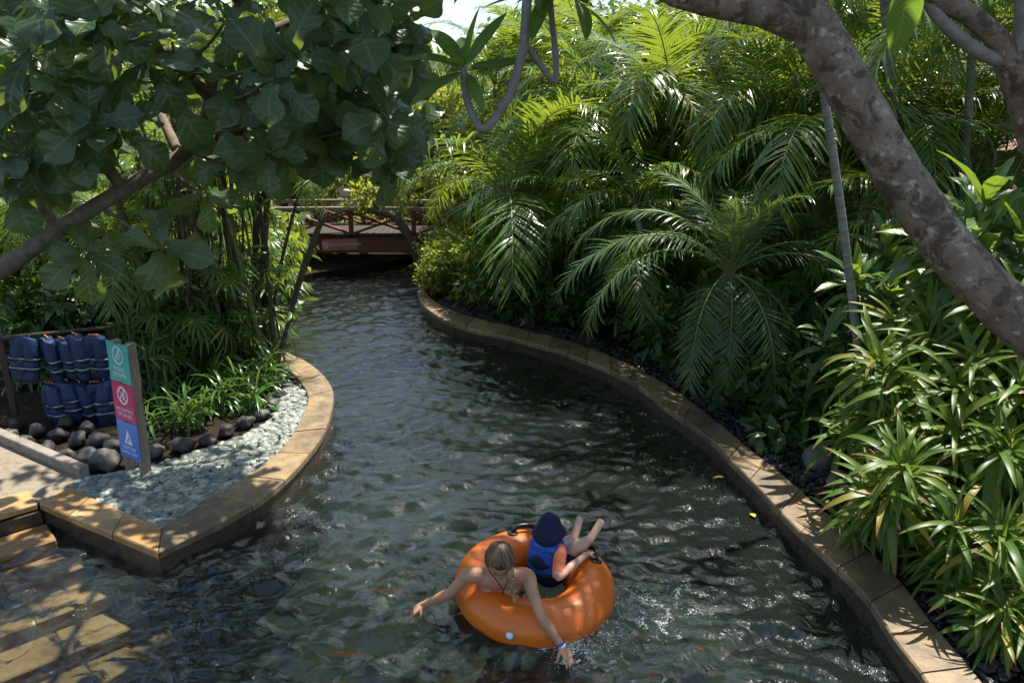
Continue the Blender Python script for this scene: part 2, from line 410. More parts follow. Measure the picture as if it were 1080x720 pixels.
M['concrete'] = stone_m('edging_concrete', (.17, .14, .115), (.30, .26, .22), scale=9, rough=.85, usevar=.1)
M['pebble'] = stone_m('pale_green_pebble', (.14, .16, .135), (.265, .295, .25), (.39, .41, .36), scale=8, rough=.5, usevar=1.1, bump=.1)
M['blackpeb'] = stone_m('black_pebble', (.014, .014, .016), (.04, .04, .045), (.075, .075, .08), scale=8, rough=.45, usevar=1.0, bump=.1)
M['boulder'] = stone_m('dark_river_boulder', (.022, .020, .020), (.062, .058, .056), (.14, .13, .12), scale=9, rough=.6, usevar=.5, bump=.5)
M['greyrock'] = stone_m('grey_rock', (.09, .088, .085), (.19, .185, .18), scale=8, rough=.75, usevar=.3, bump=.5)
M['soil'] = stone_m('leaf_litter_soil', (.014, .010, .007), (.034, .025, .017), (.065, .045, .027), scale=14, rough=.95, usevar=0, bump=.9, spec=.1)
def bed_m():
    t = NT('pool_floor'); o = t.pos(); n = t.noise(1.3, 5, .6, o); n2 = t.noise(9, 4, .6, o)
    col = t.mix(n, (.07, .07, .05), (.17, .16, .11)); col = t.mix(t.math('MULTIPLY', n2, .6), col, (.035, .04, .03))
    mp = t.n('Mapping'); mp.inputs['Scale'].default_value = (1.1, 5.0, 1); mp.inputs['Rotation'].default_value = (0, 0, .25); t.l(o, mp.inputs[0])
    k = t.ramp(t.noise(1.5, 3, .5, mp.outputs[0], .5), [(.66, (0, 0, 0)), (.70, (.85, .85, .85))])
    return t.done(t.bsdf(t.mix(k, col, (.40, .10, .035)), .7, .2))
M['bed'] = bed_m()
def water_m():
    t = NT('river_water'); o = t.pos()
    h = t.math('ADD', t.noise(9, 3, .55, o, .6), t.math('MULTIPLY', t.noise(26, 3, .5, o, .4), .4))
    nb = t.bump(h, .30, .05)
    fr = t.n('Fresnel'); fr.inputs['IOR'].default_value = 1.42; t.l(nb, fr.inputs['Normal'])
    gl = t.n('BsdfGlossy'); gl.inputs['Roughness'].default_value = .025; gl.inputs['Color'].default_value = (1, 1, 1, 1); t.l(nb, gl.inputs['Normal'])
    tr = t.n('BsdfTransparent'); tr.inputs[0].default_value = (.96, .98, .97, 1)
    df = t.n('BsdfDiffuse'); df.inputs[0].default_value = (.085, .115, .105, 1)
    a = t.n('MixShader'); a.inputs[0].default_value = .085; t.l(tr.outputs[0], a.inputs[1]); t.l(df.outputs[0], a.inputs[2])
    b = t.n('MixShader'); t.l(t.math('MINIMUM', t.math('MULTIPLY', fr.outputs[0], 1.45), 1.), b.inputs[0]); t.l(a.outputs[0], b.inputs[1]); t.l(gl.outputs[0], b.inputs[2])
    va = t.n('VolumeAbsorption'); va.inputs['Color'].default_value = (.17, .30, .27, 1); va.inputs['Density'].default_value = 1.15; t.l(va.outputs[0], t.out.inputs['Volume'])
    return t.done(b)
M['water'] = water_m()
def foam_m():
    t = NT('splash_drop'); p = t.bsdf((.85, .9, .92), .15, .6); tr = t.n('BsdfTransparent')
    ms = t.n('MixShader'); ms.inputs[0].default_value = .25; t.l(tr.outputs[0], ms.inputs[1]); t.l(p.outputs[0], ms.inputs[2]); return t.done(ms)
M['drop'] = foam_m()
def wood_m(name, a, b, rough=.6, scale=1.):
    t = NT(name); o = t.obj(); mp = t.n('Mapping'); mp.inputs['Scale'].default_value = (14 * scale, 14 * scale, 1.6 * scale); t.l(o, mp.inputs[0])
    n = t.noise(2.5, 6, .65, mp.outputs[0], .3); n2 = t.noise(3 * scale, 3, .5, o)
    col = t.mix(t.ramp(n, [(.3, (0, 0, 0)), (.7, (1, 1, 1))]), a, b); col = t.mix(t.math('MULTIPLY', n2, .5), col, tuple(x * .5 for x in a))
    return t.done(t.bsdf(col, rough, .3, t.bump(n, .3, .008)))
M['greywood'] = wood_m('weathered_post_wood', (.20, .155, .115), (.34, .28, .22), .75)
M['redwood'] = wood_m('red_stained_wood', (.11, .035, .022), (.20, .065, .04), .55)
M['railwood'] = wood_m('grey_brown_rail_wood', (.20, .14, .11), (.33, .26, .215), .7)
M['darkwood'] = wood_m('dark_rack_wood', (.035, .027, .021), (.08, .06, .047), .8)
M['darkmetal'] = plain('dark_metal', (.05, .048, .045), .5, .5, .6)
def pvc_m():
    t = NT('orange_pvc'); o = t.obj(); n = t.noise(6, 4, .6, o); c = t.mix(n, (.62, .125, .008), (.74, .175, .012))
    c = t.mix(t.math('MULTIPLY', t.ramp(t.noise(2.2, 5, .65, o), [(.5, (0, 0, 0)), (.75, (1, 1, 1))]), .25), c, (.45, .10, .01))
    sc_ = t.ramp(t.noise(30, 5, .7, o, 2.), [(.60, (0, 0, 0)), (.66, (1, 1, 1))]); c = t.mix(t.math('MULTIPLY', sc_, .22), c, (.42, .14, .05))
    return t.done(t.bsdf(c, t.ramp(t.noise(5, 5, .65, o), [(.3, (.26,) * 3), (.7, (.48,) * 3)]), .5, t.bump(t.noise(4, 3, .5, o), .22, .03)))
M['pvc'] = pvc_m()
M['black'] = plain('black_rubber', (.018, .018, .02), .35, .5)
M['strapblack'] = plain('black_webbing', (.014, .014, .018), .7, .3)
M['whiteplastic'] = plain('white_plastic', (.78, .80, .82), .35, .5, var=.04)
M['greyplastic'] = plain('grey_plastic', (.33, .32, .30), .5, .4)
def skin_m(name, a, b):
    t = NT(name); o = t.obj(); c = t.mix(t.noise(7, 4, .6, o), a, b); c = t.mix(t.math('MULTIPLY', t.noise(60, 3, .6, o), .18), c, tuple(x * .6 for x in a))
    p = t.bsdf(c, .42, .45, t.bump(t.noise(120, 3, .6, o), .08, .004)); p.inputs['Subsurface Weight'].default_value = .12; p.inputs['Subsurface Radius'].default_value = (.02, .008, .004)
    return t.done(p)
M['skin'] = skin_m('tanned_skin', (.42, .205, .115), (.52, .275, .165))
M['childskin'] = skin_m('child_skin', (.52, .31, .22), (.62, .39, .29))
def hair_m():
    t = NT('brown_blond_hair'); u = t.n('SeparateXYZ'); t.l(t.uv(), u.inputs[0]); v = t.attr()
    c = t.ramp(v, [(.0, (.028, .016, .010)), (.45, (.085, .048, .027)), (1., (.32, .20, .105))])
    p = t.bsdf(c, .36, .5); return t.done(p)
M['hair'] = hair_m()
M['bikini'] = plain('black_swim_fabric', (.02, .02, .022), .7, .3)
def cloth_m(name, col, var=.2, rough=.75, scale=18., bump=.35):
    t = NT(name); o = t.obj(); n = t.noise(scale, 5, .6, o); c = t.mix(n, tuple(x * (1 - var) for x in col), tuple(x * (1 + var) for x in col))
    return t.done(t.bsdf(c, rough, .3, t.bump(t.math('ADD', t.noise(scale * .6, 4, .6, o), t.math('MULTIPLY', t.noise(scale * 14, 2, .5, o), .15)), bump, .012)))
M['vest'] = cloth_m('blue_vest_nylon', (.009, .030, .088), .35, .5)
M['vestblue'] = cloth_m('bright_blue_nylon', (.016, .10, .42), .25, .5)
M['vestdark'] = cloth_m('navy_nylon', (.012, .022, .07), .25, .6)
M['navy'] = cloth_m('navy_hat_fabric', (.012, .018, .055), .2, .8)
M['coral'] = cloth_m('coral_shirt_fabric', (.80, .20, .10), .15, .7)
M['reflect'] = plain('grey_reflective_tape', (.35, .38, .42), .45, .5)
M['teal'] = plain('teal_sign_panel', (.035, .42, .36), .4, .5, var=.06, dirt=(.05, .25, .2), dirtamt=.2)
M['pink'] = plain('magenta_sign_panel', (.55, .006, .13), .4, .5, var=.06, dirt=(.3, .02, .1), dirtamt=.2)
M['blue'] = plain('blue_sign_panel', (.06, .20, .62), .4, .5, var=.06, dirt=(.05, .12, .35), dirtamt=.2)
M['signwhite'] = plain('white_sign_ink', (.72, .74, .74), .5, .4, var=.05)
M['signred'] = plain('faded_red_sign', (.36, .13, .11), .5, .4, var=.12, dirt=(.2, .1, .09))
M['signpale'] = plain('faded_white_lettering', (.62, .56, .54), .6, .3)
M['orange'] = plain('orange_buckle', (.65, .20, .05), .5, .4)
def tile_m():
    t = NT('terracotta_tiles'); o = t.obj(); br = t.n('TexBrick'); br.inputs['Scale'].default_value = 3.2
    for k, c in (('Color1', (.36, .18, .12)), ('Color2', (.26, .13, .09)), ('Mortar', (.10, .055, .04))): br.inputs[k].default_value = (*c, 1)
    t.l(o, br.inputs['Vector']); c = t.mix(t.noise(1.6, 5, .6, o), br.outputs['Color'], (.40, .25, .19))
    return t.done(t.bsdf(c, .8, .2, t.bump(br.outputs['Fac'], .5, .02)))
M['rooftile'] = tile_m()
M['plaster'] = plain('cream_plaster', (.46, .40, .32), .9, .2, var=.15, nscale=3)
M['yellowleaf'] = plain('yellow_fallen_leaf', (.50, .36, .04), .5, .4)
# ------------------------------------------------------------------ world, sun, camera
SUN = Vector((.36, .46, 1.28)).normalized()
w = bpy.data.worlds.new('World'); sc.world = w; w.use_nodes = True
nt = w.node_tree; bg = nt.nodes['Background']
sky = nt.nodes.new('ShaderNodeTexSky'); sky.sky_type = 'NISHITA'; sky.sun_disc = False
sky.sun_elevation = math.asin(SUN.z); sky.sun_rotation = math.atan2(SUN.x, SUN.y); sky.dust_density = 1.0; sky.air_density = 1.0
tc = nt.nodes.new('ShaderNodeTexCoord'); mp = nt.nodes.new('ShaderNodeMapping'); mp.inputs['Scale'].default_value = (1, 1, 2.2); nt.links.new(tc.outputs['Generated'], mp.inputs[0])
cn = nt.nodes.new('ShaderNodeTexNoise'); cn.inputs['Scale'].default_value = 2.6; cn.inputs['Detail'].default_value = 7; cn.inputs['Roughness'].default_value = .6; nt.links.new(mp.outputs[0], cn.inputs[0])
cr = nt.nodes.new('ShaderNodeValToRGB'); cr.color_ramp.elements[0].position = .54; cr.color_ramp.elements[1].position = .78; nt.links.new(cn.outputs['Fac'], cr.inputs[0])
cm = nt.nodes.new('ShaderNodeMix'); cm.data_type = 'RGBA'; nt.links.new(cr.outputs[0], cm.inputs[0]); nt.links.new(sky.outputs[0], cm.inputs[6]); cm.inputs[7].default_value = (8.5, 8.9, 9.6, 1)
nt.links.new(cm.outputs[2], bg.inputs[0]); bg.inputs[1].default_value = .105
sd = bpy.data.lights.new('sun', 'SUN'); sd.energy = 5.0; sd.angle = R(.55); sd.color = (1, .94, .84)
so = bpy.data.objects.new('sun', sd); COL.objects.link(so); so.rotation_euler = SUN.to_track_quat('Z', 'Y').to_euler(); so.location = (5, 6, 15)
cd = bpy.data.cameras.new('camera'); co = bpy.data.objects.new('camera', cd); COL.objects.link(co)
co.location = CAM; co.rotation_euler = (PI / 2 - PITCH, 0, 0); cd.sensor_width = 36; cd.lens = 36 * FPX / 1080; cd.clip_end = 800; cd.clip_start = .05
sc.camera = co
EXPO = 1.15
sc.view_settings.view_transform = 'Standard'; sc.view_settings.look = 'None'; sc.view_settings.gamma = 1; sc.view_settings.exposure = EXPO
sc.render.engine = 'CYCLES'
cy = sc.cycles; cy.max_bounces = 7; cy.diffuse_bounces = 3; cy.glossy_bounces = 3; cy.transmission_bounces = 5; cy.transparent_max_bounces = 8
cy.sample_clamp_indirect = 4; cy.sample_clamp_direct = 12; cy.use_denoising = True; cy.caustics_reflective = False; cy.caustics_refractive = False
# ------------------------------------------------------------------ river banks
KZ = .21
def pz(lst, z=KZ): return np.array([onz(u, v, z) for u, v in lst])
RO = pz([(440, 307), (447, 322), (478, 341), (547, 358), (600, 373), (664, 400), (705, 431), (744, 458), (772, 486), (804, 518), (836, 552), (873, 587), (916, 631), (943, 673), (978, 718), (1010, 775)])
RI = pz([(446, 303), (458, 317), (488, 331), (551, 347), (605, 361), (660, 382), (713, 412), (752, 441), (787, 470), (822, 497), (860, 530), (905, 570), (950, 612), (985, 658), (1033, 713), (1080, 775)])
RO = np.vstack([RO, RO[-1] + [0.02, -1.2, 0], RO[-1] + [-.2, -4.5, 0]]); RI = np.vstack([RI, RI[-1] + [0.02, -1.2, 0], RI[-1] + [-.2, -4.5, 0]])
LO = pz([(277, 362), (292, 366), (307, 373), (327, 383), (343, 397), (351, 411), (351, 427), (343, 453), (325, 479), (295, 510), (249, 542), (167, 582)])
LI = pz([(266, 368), (278, 373), (291, 381), (306, 391), (318, 404), (325, 418), (321, 434), (309, 456), (290, 478), (255, 505), (213, 530), (171, 556)])
LO2 = pz([(167, 582), (140, 577 - 7), (89, 552), (41, 530)]); LI2 = pz([(171, 556), (132, 543), (100, 526), (70, 512)])
LO2[1:3] = [LO2[0] + (LO2[3] - LO2[0]) * f for f in (.33, .66)]; LI2[1:3] = [LI2[0] + (LI2[3] - LI2[0]) * f for f in (.33, .66)]
A0 = np.array(onz(41, 530, KZ)); B0 = np.array(onz(0, 542, KZ)); edge_d = nrm(B0 - A0); edge_d[2] = 0
inner_n = nrm(np.array([edge_d[1], -edge_d[0], 0]));  inner_n = inner_n if inner_n[1] > 0 else -inner_n
DE = A0 + edge_d * 5.0
def coping(O, I, step, dup=1):
    """slabs between an outer and an inner edge, with open joints"""
    Oc, Ic = catmull(O, 14), catmull(I, 14); mid = (Oc + Ic) / 2
    L = np.concatenate([[0], np.cumsum(np.linalg.norm(np.diff(mid, axis=0), axis=1))])
    S = [0.]
    while S[-1] < L[-1] - step * .6: S.append(S[-1] + step * rnd.uniform(.75, 1.25))
    S[-1] = L[-1]
    f = lambda C, s: np.array([np.interp(s, L, C[:, k]) for k in range(3)])
    return f, Oc, Ic, S
def kerb(name, O, I, label, step=.48, mat='coping'):
    root = tag(empty(name, tuple(O.mean(0) * [1, 1, 0])), label, 'stone kerb'); off = np.array(root.location)
    f, Oc, Ic, S = coping(O, I, step); mb = MB()
    g = .0055
    for a, b in zip(S[:-1], S[1:]):
        dz = rnd.gauss(0, .0025); n = 4; ss = np.linspace(a + g, b - g, n)
        out = np.array([f(Oc, s) for s in ss]); inn = np.array([f(Ic, s) for s in ss]); bev = .012
        wd = nrm(inn - out)
        sec = [out + wd * .0 + [0, 0, -.065], out + [0, 0, -bev], out + wd * bev, inn - wd * bev, inn + [0, 0, -bev], inn + [0, 0, -.065]]
        V = np.stack(sec, 1) + [0, 0, dz]; V[:, :, 2] += rng.normal(0, .0012, (n, 1)); V = V.reshape(-1, 3); q = []
        for i in range(n - 1):
            for j in range(6):
                q.append([i * 6 + j, i * 6 + (j + 1) % 6, (i + 1) * 6 + (j + 1) % 6, (i + 1) * 6 + j])
        e = (n - 1) * 6
        q += [[3, 2, 1, 0], [5, 4, 3, 0], [e, e + 1, e + 2, e + 3], [e, e + 3, e + 4, e + 5]]
        mb.add(V - off, q=q, var=min(1, max(0, rnd.gauss(.45, .27))))
    mb.build('coping', M[mat], root, smooth=False)
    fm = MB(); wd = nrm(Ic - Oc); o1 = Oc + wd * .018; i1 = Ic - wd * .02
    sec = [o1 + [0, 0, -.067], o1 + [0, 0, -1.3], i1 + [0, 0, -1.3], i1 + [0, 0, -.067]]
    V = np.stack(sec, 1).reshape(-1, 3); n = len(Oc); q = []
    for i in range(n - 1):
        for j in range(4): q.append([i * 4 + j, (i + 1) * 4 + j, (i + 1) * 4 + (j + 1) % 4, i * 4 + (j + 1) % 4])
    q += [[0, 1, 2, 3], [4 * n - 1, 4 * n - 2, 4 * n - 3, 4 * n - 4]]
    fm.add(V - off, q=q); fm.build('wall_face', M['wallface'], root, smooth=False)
    return root
kerb('stone_kerb', RO, RI, 'long curving brown slate kerb along the right bank below the palms')
kerb('stone_kerb', LO, LI, 'curved slate kerb around the pale pebble bed on the left bank')
kerb('stone_kerb', LO2, LI2, 'short straight amber kerb between the pebble bed and the sunken steps', .55, 'amber')
# amber slabs along the top step
mb = MB(); n = 7
for i in range(n):
    a = A0 + edge_d * (.0 + i * .72 + .012); b = A0 + edge_d * ((i + 1) * .72)
    beam(mb, a + inner_n * .17 + [0, 0, -.031], b + inner_n * .17 + [0, 0, -.031], .34, .06, bev=.01, var=rnd.random())
st = tag(empty('pool_steps', tuple(A0 * [1, 1, 0])), 'wide amber stone steps going down into the water at lower left', 'steps'); off = np.array(st.location)
mb.v = [v - off for v in mb.v]; mb.build('edge_slabs', M['amber'], st, smooth=False)
mb = MB(); o_n = -inner_n
ka = nrm(LO2[0] - LO2[3])
for k in range(5):
    zt = KZ - .065 - .13 * (k + 1) + .015 + .0; a = A0 + edge_d * 5 + o_n * (.36 * k + .18 - .004 * k); b = A0 - edge_d * (.05 + .0 * k) + o_n * (.36 * k + .18 - .004 * k)
    dd_ = .36 * k + .18; b = A0 + ka * ((dd_ - .17) / max(.3, float(ka @ o_n))) + o_n * .17 + ka * .06
    for j in range(9):
        p = a + (b - a) * j / 9; q_ = a + (b - a) * (j + 1) / 9
        beam(mb, [*p[:2], zt - .3], [*(q_ - (q_ - p) * .008)[:2], zt - .3], .355, .6, bev=.012, var=rnd.random())
mb.v = [v - off for v in mb.v]; mb.build('treads', M['amber'], st, smooth=False)
mb = MB(); a = A0 + o_n * -.02; b = DE + o_n * -.02
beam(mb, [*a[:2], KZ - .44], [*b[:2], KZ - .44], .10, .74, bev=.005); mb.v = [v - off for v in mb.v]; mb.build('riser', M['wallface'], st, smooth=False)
# ------------------------------------------------------------------ ground, pool floor, water
far_bank = pz([(283, 300), (300, 294), (330, 287), (365, 281), (400, 276), (440, 268.5)], KZ - .05)
left_turn = np.array([[LO[0][0] - .55, LO[0][1] + .35, 0], [LO[0][0] - .9, LO[0][1] + 1.6, 0], [far_bank[0][0] - .7, far_bank[0][1] - 1.2, 0]])
river = [tuple(p[:2]) for p in (np.vstack([LI2[::-1][:1], LI2[::-1][1:], LI[::-1][1:], left_turn, far_bank, [[-2.1, 22, 0], [-1.5, 22, 0], [-1.7, 18.5, 0], [-1.9, 16.5, 0], [-1.85, 15.2, 0]], RI]))]
bend_back = [(RI[-1][0], -6), (-9.5, -6), (-9.5, DE[1] - .1), tuple(DE[:2]), tuple(A0[:2])]
RIVER = river + bend_back
def ground():
    out = [(-300, -60), (300, -60), (300, 500), (-300, 500)]
    o3 = [Vector((x, y, 0)) for x, y in out]; r3 = [Vector((x, y, 0)) for x, y in RIVER]
    tris = geometry.tessellate_polygon([o3, r3]); allv = o3 + r3
    V = np.array([[v.x, v.y, KZ - .07] for v in allv]); t = []
    for a, b, c in tris:
        nz = (allv[b] - allv[a]).cross(allv[c] - allv[a]).z; t.append([a, b, c] if nz > 0 else [a, c, b])
    mb = MB(); mb.add(V, t=t)
    n = len(RIVER); VV = np.array([[x, y, z] for z in (KZ - .07, -1.3) for x, y in RIVER]); q = [[i, (i + 1) % n, n + (i + 1) % n, n + i] for i in range(n)]
    mb.add(VV, q=q)
    tag(mb.build('ground', M['soil'], smooth=False), kind='structure')
ground()
mb = MB(); mb.add([[-14, -8, -.95], [10, -8, -.95], [10, 24, -.95], [-14, 24, -.95]], q=[[0, 1, 2, 3]]); tag(mb.build('pool_floor', M['bed']), kind='structure')
TUBE_C = np.array(onz(564, 617, .10)); SPL = np.array(onz(640, 668, 0.))
def water():
    xs = np.arange(-9, 4.2, .032); ys = np.concatenate([np.arange(-2, 1.5, .06), np.arange(1.5, 12, .027), np.arange(12, 22.5, .05)])
    X, Y = np.meshgrid(xs, ys); Z = np.zeros_like(X); r2 = np.random.default_rng(5)
    wx = .15 * np.sin(X * .9 + Y * .6) + .08 * np.sin(X * 2.3 - Y * 1.4 + 1); wy = .15 * np.sin(Y * .8 - X * .7 + 2) + .08 * np.sin(Y * 2.1 + X * 1.7)
    near = np.clip((9 - Y) / 5, 0, 1) * np.clip((1.3 - X) / 1.6, .35, 1)
    for k in range(54):
        lam = .115 * (1.9 ** (2.9 * r2.random() ** 1.2)); ang = R(113 + r2.normal(0, 38)); kk = 2 * PI / lam
        slope = .050 * (.75 + .9 * near) * (lam / .4) ** -.1
        ph = kk * ((X + wx) * math.cos(ang) + (Y + wy) * math.sin(ang)) + r2.random() * 6.28
        Z += slope / kk * (np.sin(ph) + .25 * np.sin(2 * ph + 1))
    d = np.hypot(X - TUBE_C[0], Y - TUBE_C[1]); Z += .004 * np.sin(d * 30) * np.exp(-np.abs(d - .62) * 1.6)
    for c, am, s in ((SPL, .05, .55), (onz(437, 640, 0), .022, .3), (onz(610, 690, 0), .05, .3), (onz(680, 610, 0), .028, .5)):
        g = np.exp(-((X - c[0]) ** 2 + (Y - c[1]) ** 2) / (2 * s * s)); q = np.zeros_like(X)
        for k in range(14):
            lam = r2.uniform(.10, .28); an = r2.random() * 6.28; q += np.sin(2 * PI / lam * (X * math.cos(an) + Y * math.sin(an)) + r2.random() * 6.28) / 14 * lam * 4
        Z += am * g * q * 1.6
    V = np.stack([X, Y, Z], -1).reshape(-1, 3); ny, nx = X.shape
    i = np.arange(ny - 1)[:, None]; j = np.arange(nx - 1)[None]; q = np.stack([i * nx + j, i * nx + j + 1, (i + 1) * nx + j + 1, (i + 1) * nx + j], -1).reshape(-1, 4)
    mb = MB(); mb.add(V, q=q); zb_ = -1.05
    for idx in (np.arange(nx)[::-1], np.arange(nx) + (ny - 1) * nx, np.arange(ny) * nx, (np.arange(ny) * nx + nx - 1)[::-1]):
        a_ = V[idx]; b_ = a_.copy(); b_[:, 2] = zb_; m_ = len(idx); mb.add(np.vstack([a_, b_]), q=[[i_, i_ + 1, m_ + i_ + 1, m_ + i_] for i_ in range(m_ - 1)])
    c4 = V[[0, nx - 1, ny * nx - 1, (ny - 1) * nx]].copy(); c4[:, 2] = zb_; mb.add(c4, q=[[3, 2, 1, 0]])
    tag(mb.build('water', M['water']), kind='structure')
water()
def inpoly(x, y, P):
    c = False; n = len(P); j = n - 1
    for i in range(n):
        xi, yi = P[i][0], P[i][1]; xj, yj = P[j][0], P[j][1]
        if (yi > y) != (yj > y) and x < (xj - xi) * (y - yi) / (yj - yi) + xi: c = not c
        j = i
    return c
# deck of washed concrete behind the steps and its edging
E0, E1 = np.array(onz(84, 503, KZ)), np.array(onz(0, 466, KZ)); E2 = E1 + (E1 - E0) * 1.6
dk = [A0 + inner_n * .02, LI2[3], E0, E1, E2, DE + inner_n * .02]
mb = MB(); mb.add([[p[0], p[1], KZ - .012] for p in dk], q=[[0, 1, 2, 3], [0, 3, 4, 5]])
me = mb; tag(mb.build('path', M['deck'], smooth=False), kind='structure')
mb = MB(); up_n = nrm(np.cross([0, 0, 1], E2 - E0)); up_n = up_n if up_n[1] > 0 else -up_n
beam(mb, [*(E0 + up_n * .05)[:2], KZ - .01], [*(E2 + up_n * .05)[:2], KZ - .01], .10, .20, bev=.008)
tag(mb.build('concrete_edging', M['concrete'], smooth=False), 'low grey concrete edging between the paved corner and the boulders', 'edging')
# ------------------------------------------------------------------ pebbles
def peb_tpl(seed):
    m = MB(); ellipsoid(m, (0, 0, 0), (1, .72, .42), nu=9, nv=6, lump=.25, seed=seed)
    return m
PT = [peb_tpl(i) for i in range(5)]
def scatter_pebbles(name, poly, n, size, mat, z, label=None, sdev=.25):
    xs = [p[0] for p in poly]; ys = [p[1] for p in poly]; mb = MB(); k = 0; tries = 0
    while k < n and tries < n * 20:
        tries += 1; x, y = rnd.uniform(min(xs), max(xs)), rnd.uniform(min(ys), max(ys))
        if not inpoly(x, y, poly): continue
        T = rnd.choice(PT); s = size * max(.5, rnd.gauss(1, sdev)); ax = Matrix.Rotation(rnd.random() * 6.28, 3, 'Z') @ Matrix.Rotation(rnd.gauss(0, .3), 3, 'X')
        V = (T.v[0] * s) @ np.array(ax).T + [x, y, z + rnd.uniform(0, size * .7)]
        mb.add(V, q=T.q[0], t=T.t[0], var=rnd.random()); k += 1
    return tag(mb.build(name, M[mat]), label, 'pebbles' if label else None, kind='stuff')
bo = pz([(322, 418), (308, 402), (296, 390), (300, 412), (288, 438), (262, 455), (225, 468), (180, 482), (128, 494), (84, 503), (70, 512)])
pale = [tuple(p[:2]) for p in np.vstack([LI2[::-1], LI[5:][::-1], bo])]
scatter_pebbles('pale_pebbles', pale, 2500, .046, 'pebble', KZ - .055, 'bed of pale grey green pebbles inside the left kerb')
dark_l = [tuple(p[:2]) for p in np.vstack([LI[:6][::-1], pz([(252, 372), (262, 395), (255, 420), (280, 430)])])]
scatter_pebbles('black_pebbles', dark_l, 900, .036, 'blackpeb', KZ - .06, 'black pebbles behind the bend of the left kerb')
wdr = nrm(RI[1:-1] - RO[1:-1]); dark_r = [tuple(p[:2]) for p in np.vstack([RI[1:-1], (RI[1:-1] + wdr * .75)[::-1]])]
scatter_pebbles('black_pebbles', dark_r, 3800, .036, 'blackpeb', KZ - .06, 'black pebble strip behind the long right kerb')
# ------------------------------------------------------------------ boulders
def boulder(c, s, mat, label, seed, flat=.7, group=None, cat='boulder', name='river_boulder'):
    s *= .84; mb = MB(); ellipsoid(mb, (0, 0, s * flat * .55), (s, s * rnd.uniform(.72, .9), s * flat), Matrix.Rotation(rnd.random() * 6.28, 3, 'Z'), 20, 12, lump=.35, seed=seed, var=rnd.random())
    o = mb.build(name, M[mat]); o.location = c; tag(o, label, cat, group); return o
ordn = ['first', 'second', 'third', 'fourth', 'fifth', 'sixth', 'seventh', 'eighth', 'ninth', 'tenth', 'eleventh', 'twelfth', 'thirteenth', 'fourteenth', 'fifteenth', 'sixteenth', 'seventeenth', 'eighteenth', 'nineteenth', 'twentieth']
BR = [(162, 480, .125), (194, 474, .145), (219, 468, .11), (239, 458, .125), (259, 449, .13), (276, 440, .11), (288, 429, .11), (297, 419, .10), (303, 410, .10), (306, 401, .09), (301, 392, .085)]
for i, (u, v, s) in enumerate(BR):
    boulder(onz(u, v, KZ - .05), s, 'boulder', f'dark rounded boulder edging the pale pebbles, {ordn[i]} to the right of the sign post', i, group='boulders edging the left bed')
BL = [(112, 492, .17), (96, 488, .15), (72, 486, .12), (50, 478, .13), (28, 472, .12), (10, 464, .11), (104, 470, .15), (82, 468, .13), (62, 463, .12), (40, 458, .12), (18, 452, .12), (120, 476, .12), (92, 456, .12), (70, 450, .11)]
lb = ['largest smooth dark boulder right beside the foot of the sign post', 'dark boulder just left of the big one by the sign post', 'squat dark boulder behind the end of the concrete edging', 'grey brown boulder against the middle of the concrete edging', 'dark boulder near the far end of the concrete edging', 'leftmost dark boulder at the picture edge behind the edging', 'high dark boulder in the second row left of the sign', 'brown boulder in the second row under the front vest', 'rounded boulder in the second row below the lower vests', 'small boulder in the second row under the middle of the rack', 'far left boulder of the second row', 'dark boulder tucked behind the sign post', 'back row boulder nearest the sign under the front vest', 'back row boulder below the hanging vests']
for i, (u, v, s) in enumerate(BL): boulder(onz(u, v, KZ - .04), s, 'boulder', lb[i], 40 + i, .8, 'boulders under the vest rack')
GR = [(838, 468, .13, 'small grey rock behind the right kerb below the date palm'), (862, 490, .17, 'largest grey rock behind the right kerb'), (884, 512, .13, 'grey rock between the largest rock and the bright kerb plant'), (908, 530, .14, 'upright pale grey rock under the strap leaves by the right kerb'), (792, 452, .09, 'small dark grey rock under the drooping date palm frond')]
for i, (u, v, s, l) in enumerate(GR): boulder(onz(u, v, KZ - .03), s, 'greyrock', l, 70 + i, .95, 'grey rocks behind the right kerb', 'rock', 'grey_rock')
# ------------------------------------------------------------------ inner tube
TC = Vector(TUBE_C); TR, Tr = .42, .182
TROT = Matrix.Rotation(R(3), 4, 'Y') @ Matrix.Rotation(R(3.5), 4, 'X')
tube_o = tag(empty('swim_ring', TC), 'big orange inflatable swim ring carrying a woman and a child', 'swim ring'); tube_o.rotation_euler = TROT.to_euler()
def torus_pt(a, b, dr=0.):
    r = Tr + dr; return np.array([(TR + r * math.cos(b)) * math.cos(a), (TR + r * math.cos(b)) * math.sin(a), r * math.sin(b) * .91])
mb = MB(); nu, nv = 128, 48; V = []; 
for i in range(nu):
    a = i * 2 * PI / nu
    for j in range(nv):
        b = j * 2 * PI / nv; seam = -.0035 * math.exp(-(((b - 0.02 + PI) % (2 * PI) - PI) / .05) ** 2) - .003 * math.exp(-((abs((b % (2 * PI)) - PI)) / .06) ** 2)
        dent = -.012 * math.exp(-((((a - R(250)) + PI) % (2 * PI) - PI) / .22) ** 2) * max(0, math.sin(b)) - .012 * math.exp(-((((a - R(295)) + PI) % (2 * PI) - PI) / .16) ** 2) * max(0, math.sin(b))
        wr = .0022 * math.sin(a * 36) * max(0, -math.cos(b)) ** 2
        V.append(torus_pt(a, b, seam + dent + wr))
q = [[i * nv + j, ((i + 1) % nu) * nv + j, ((i + 1) % nu) * nv + (j + 1) % nv, i * nv + (j + 1) % nv] for i in range(nu) for j in range(nv)]
mb.add(V, q=q); mb.build('ring_body', M['pvc'], tube_o)
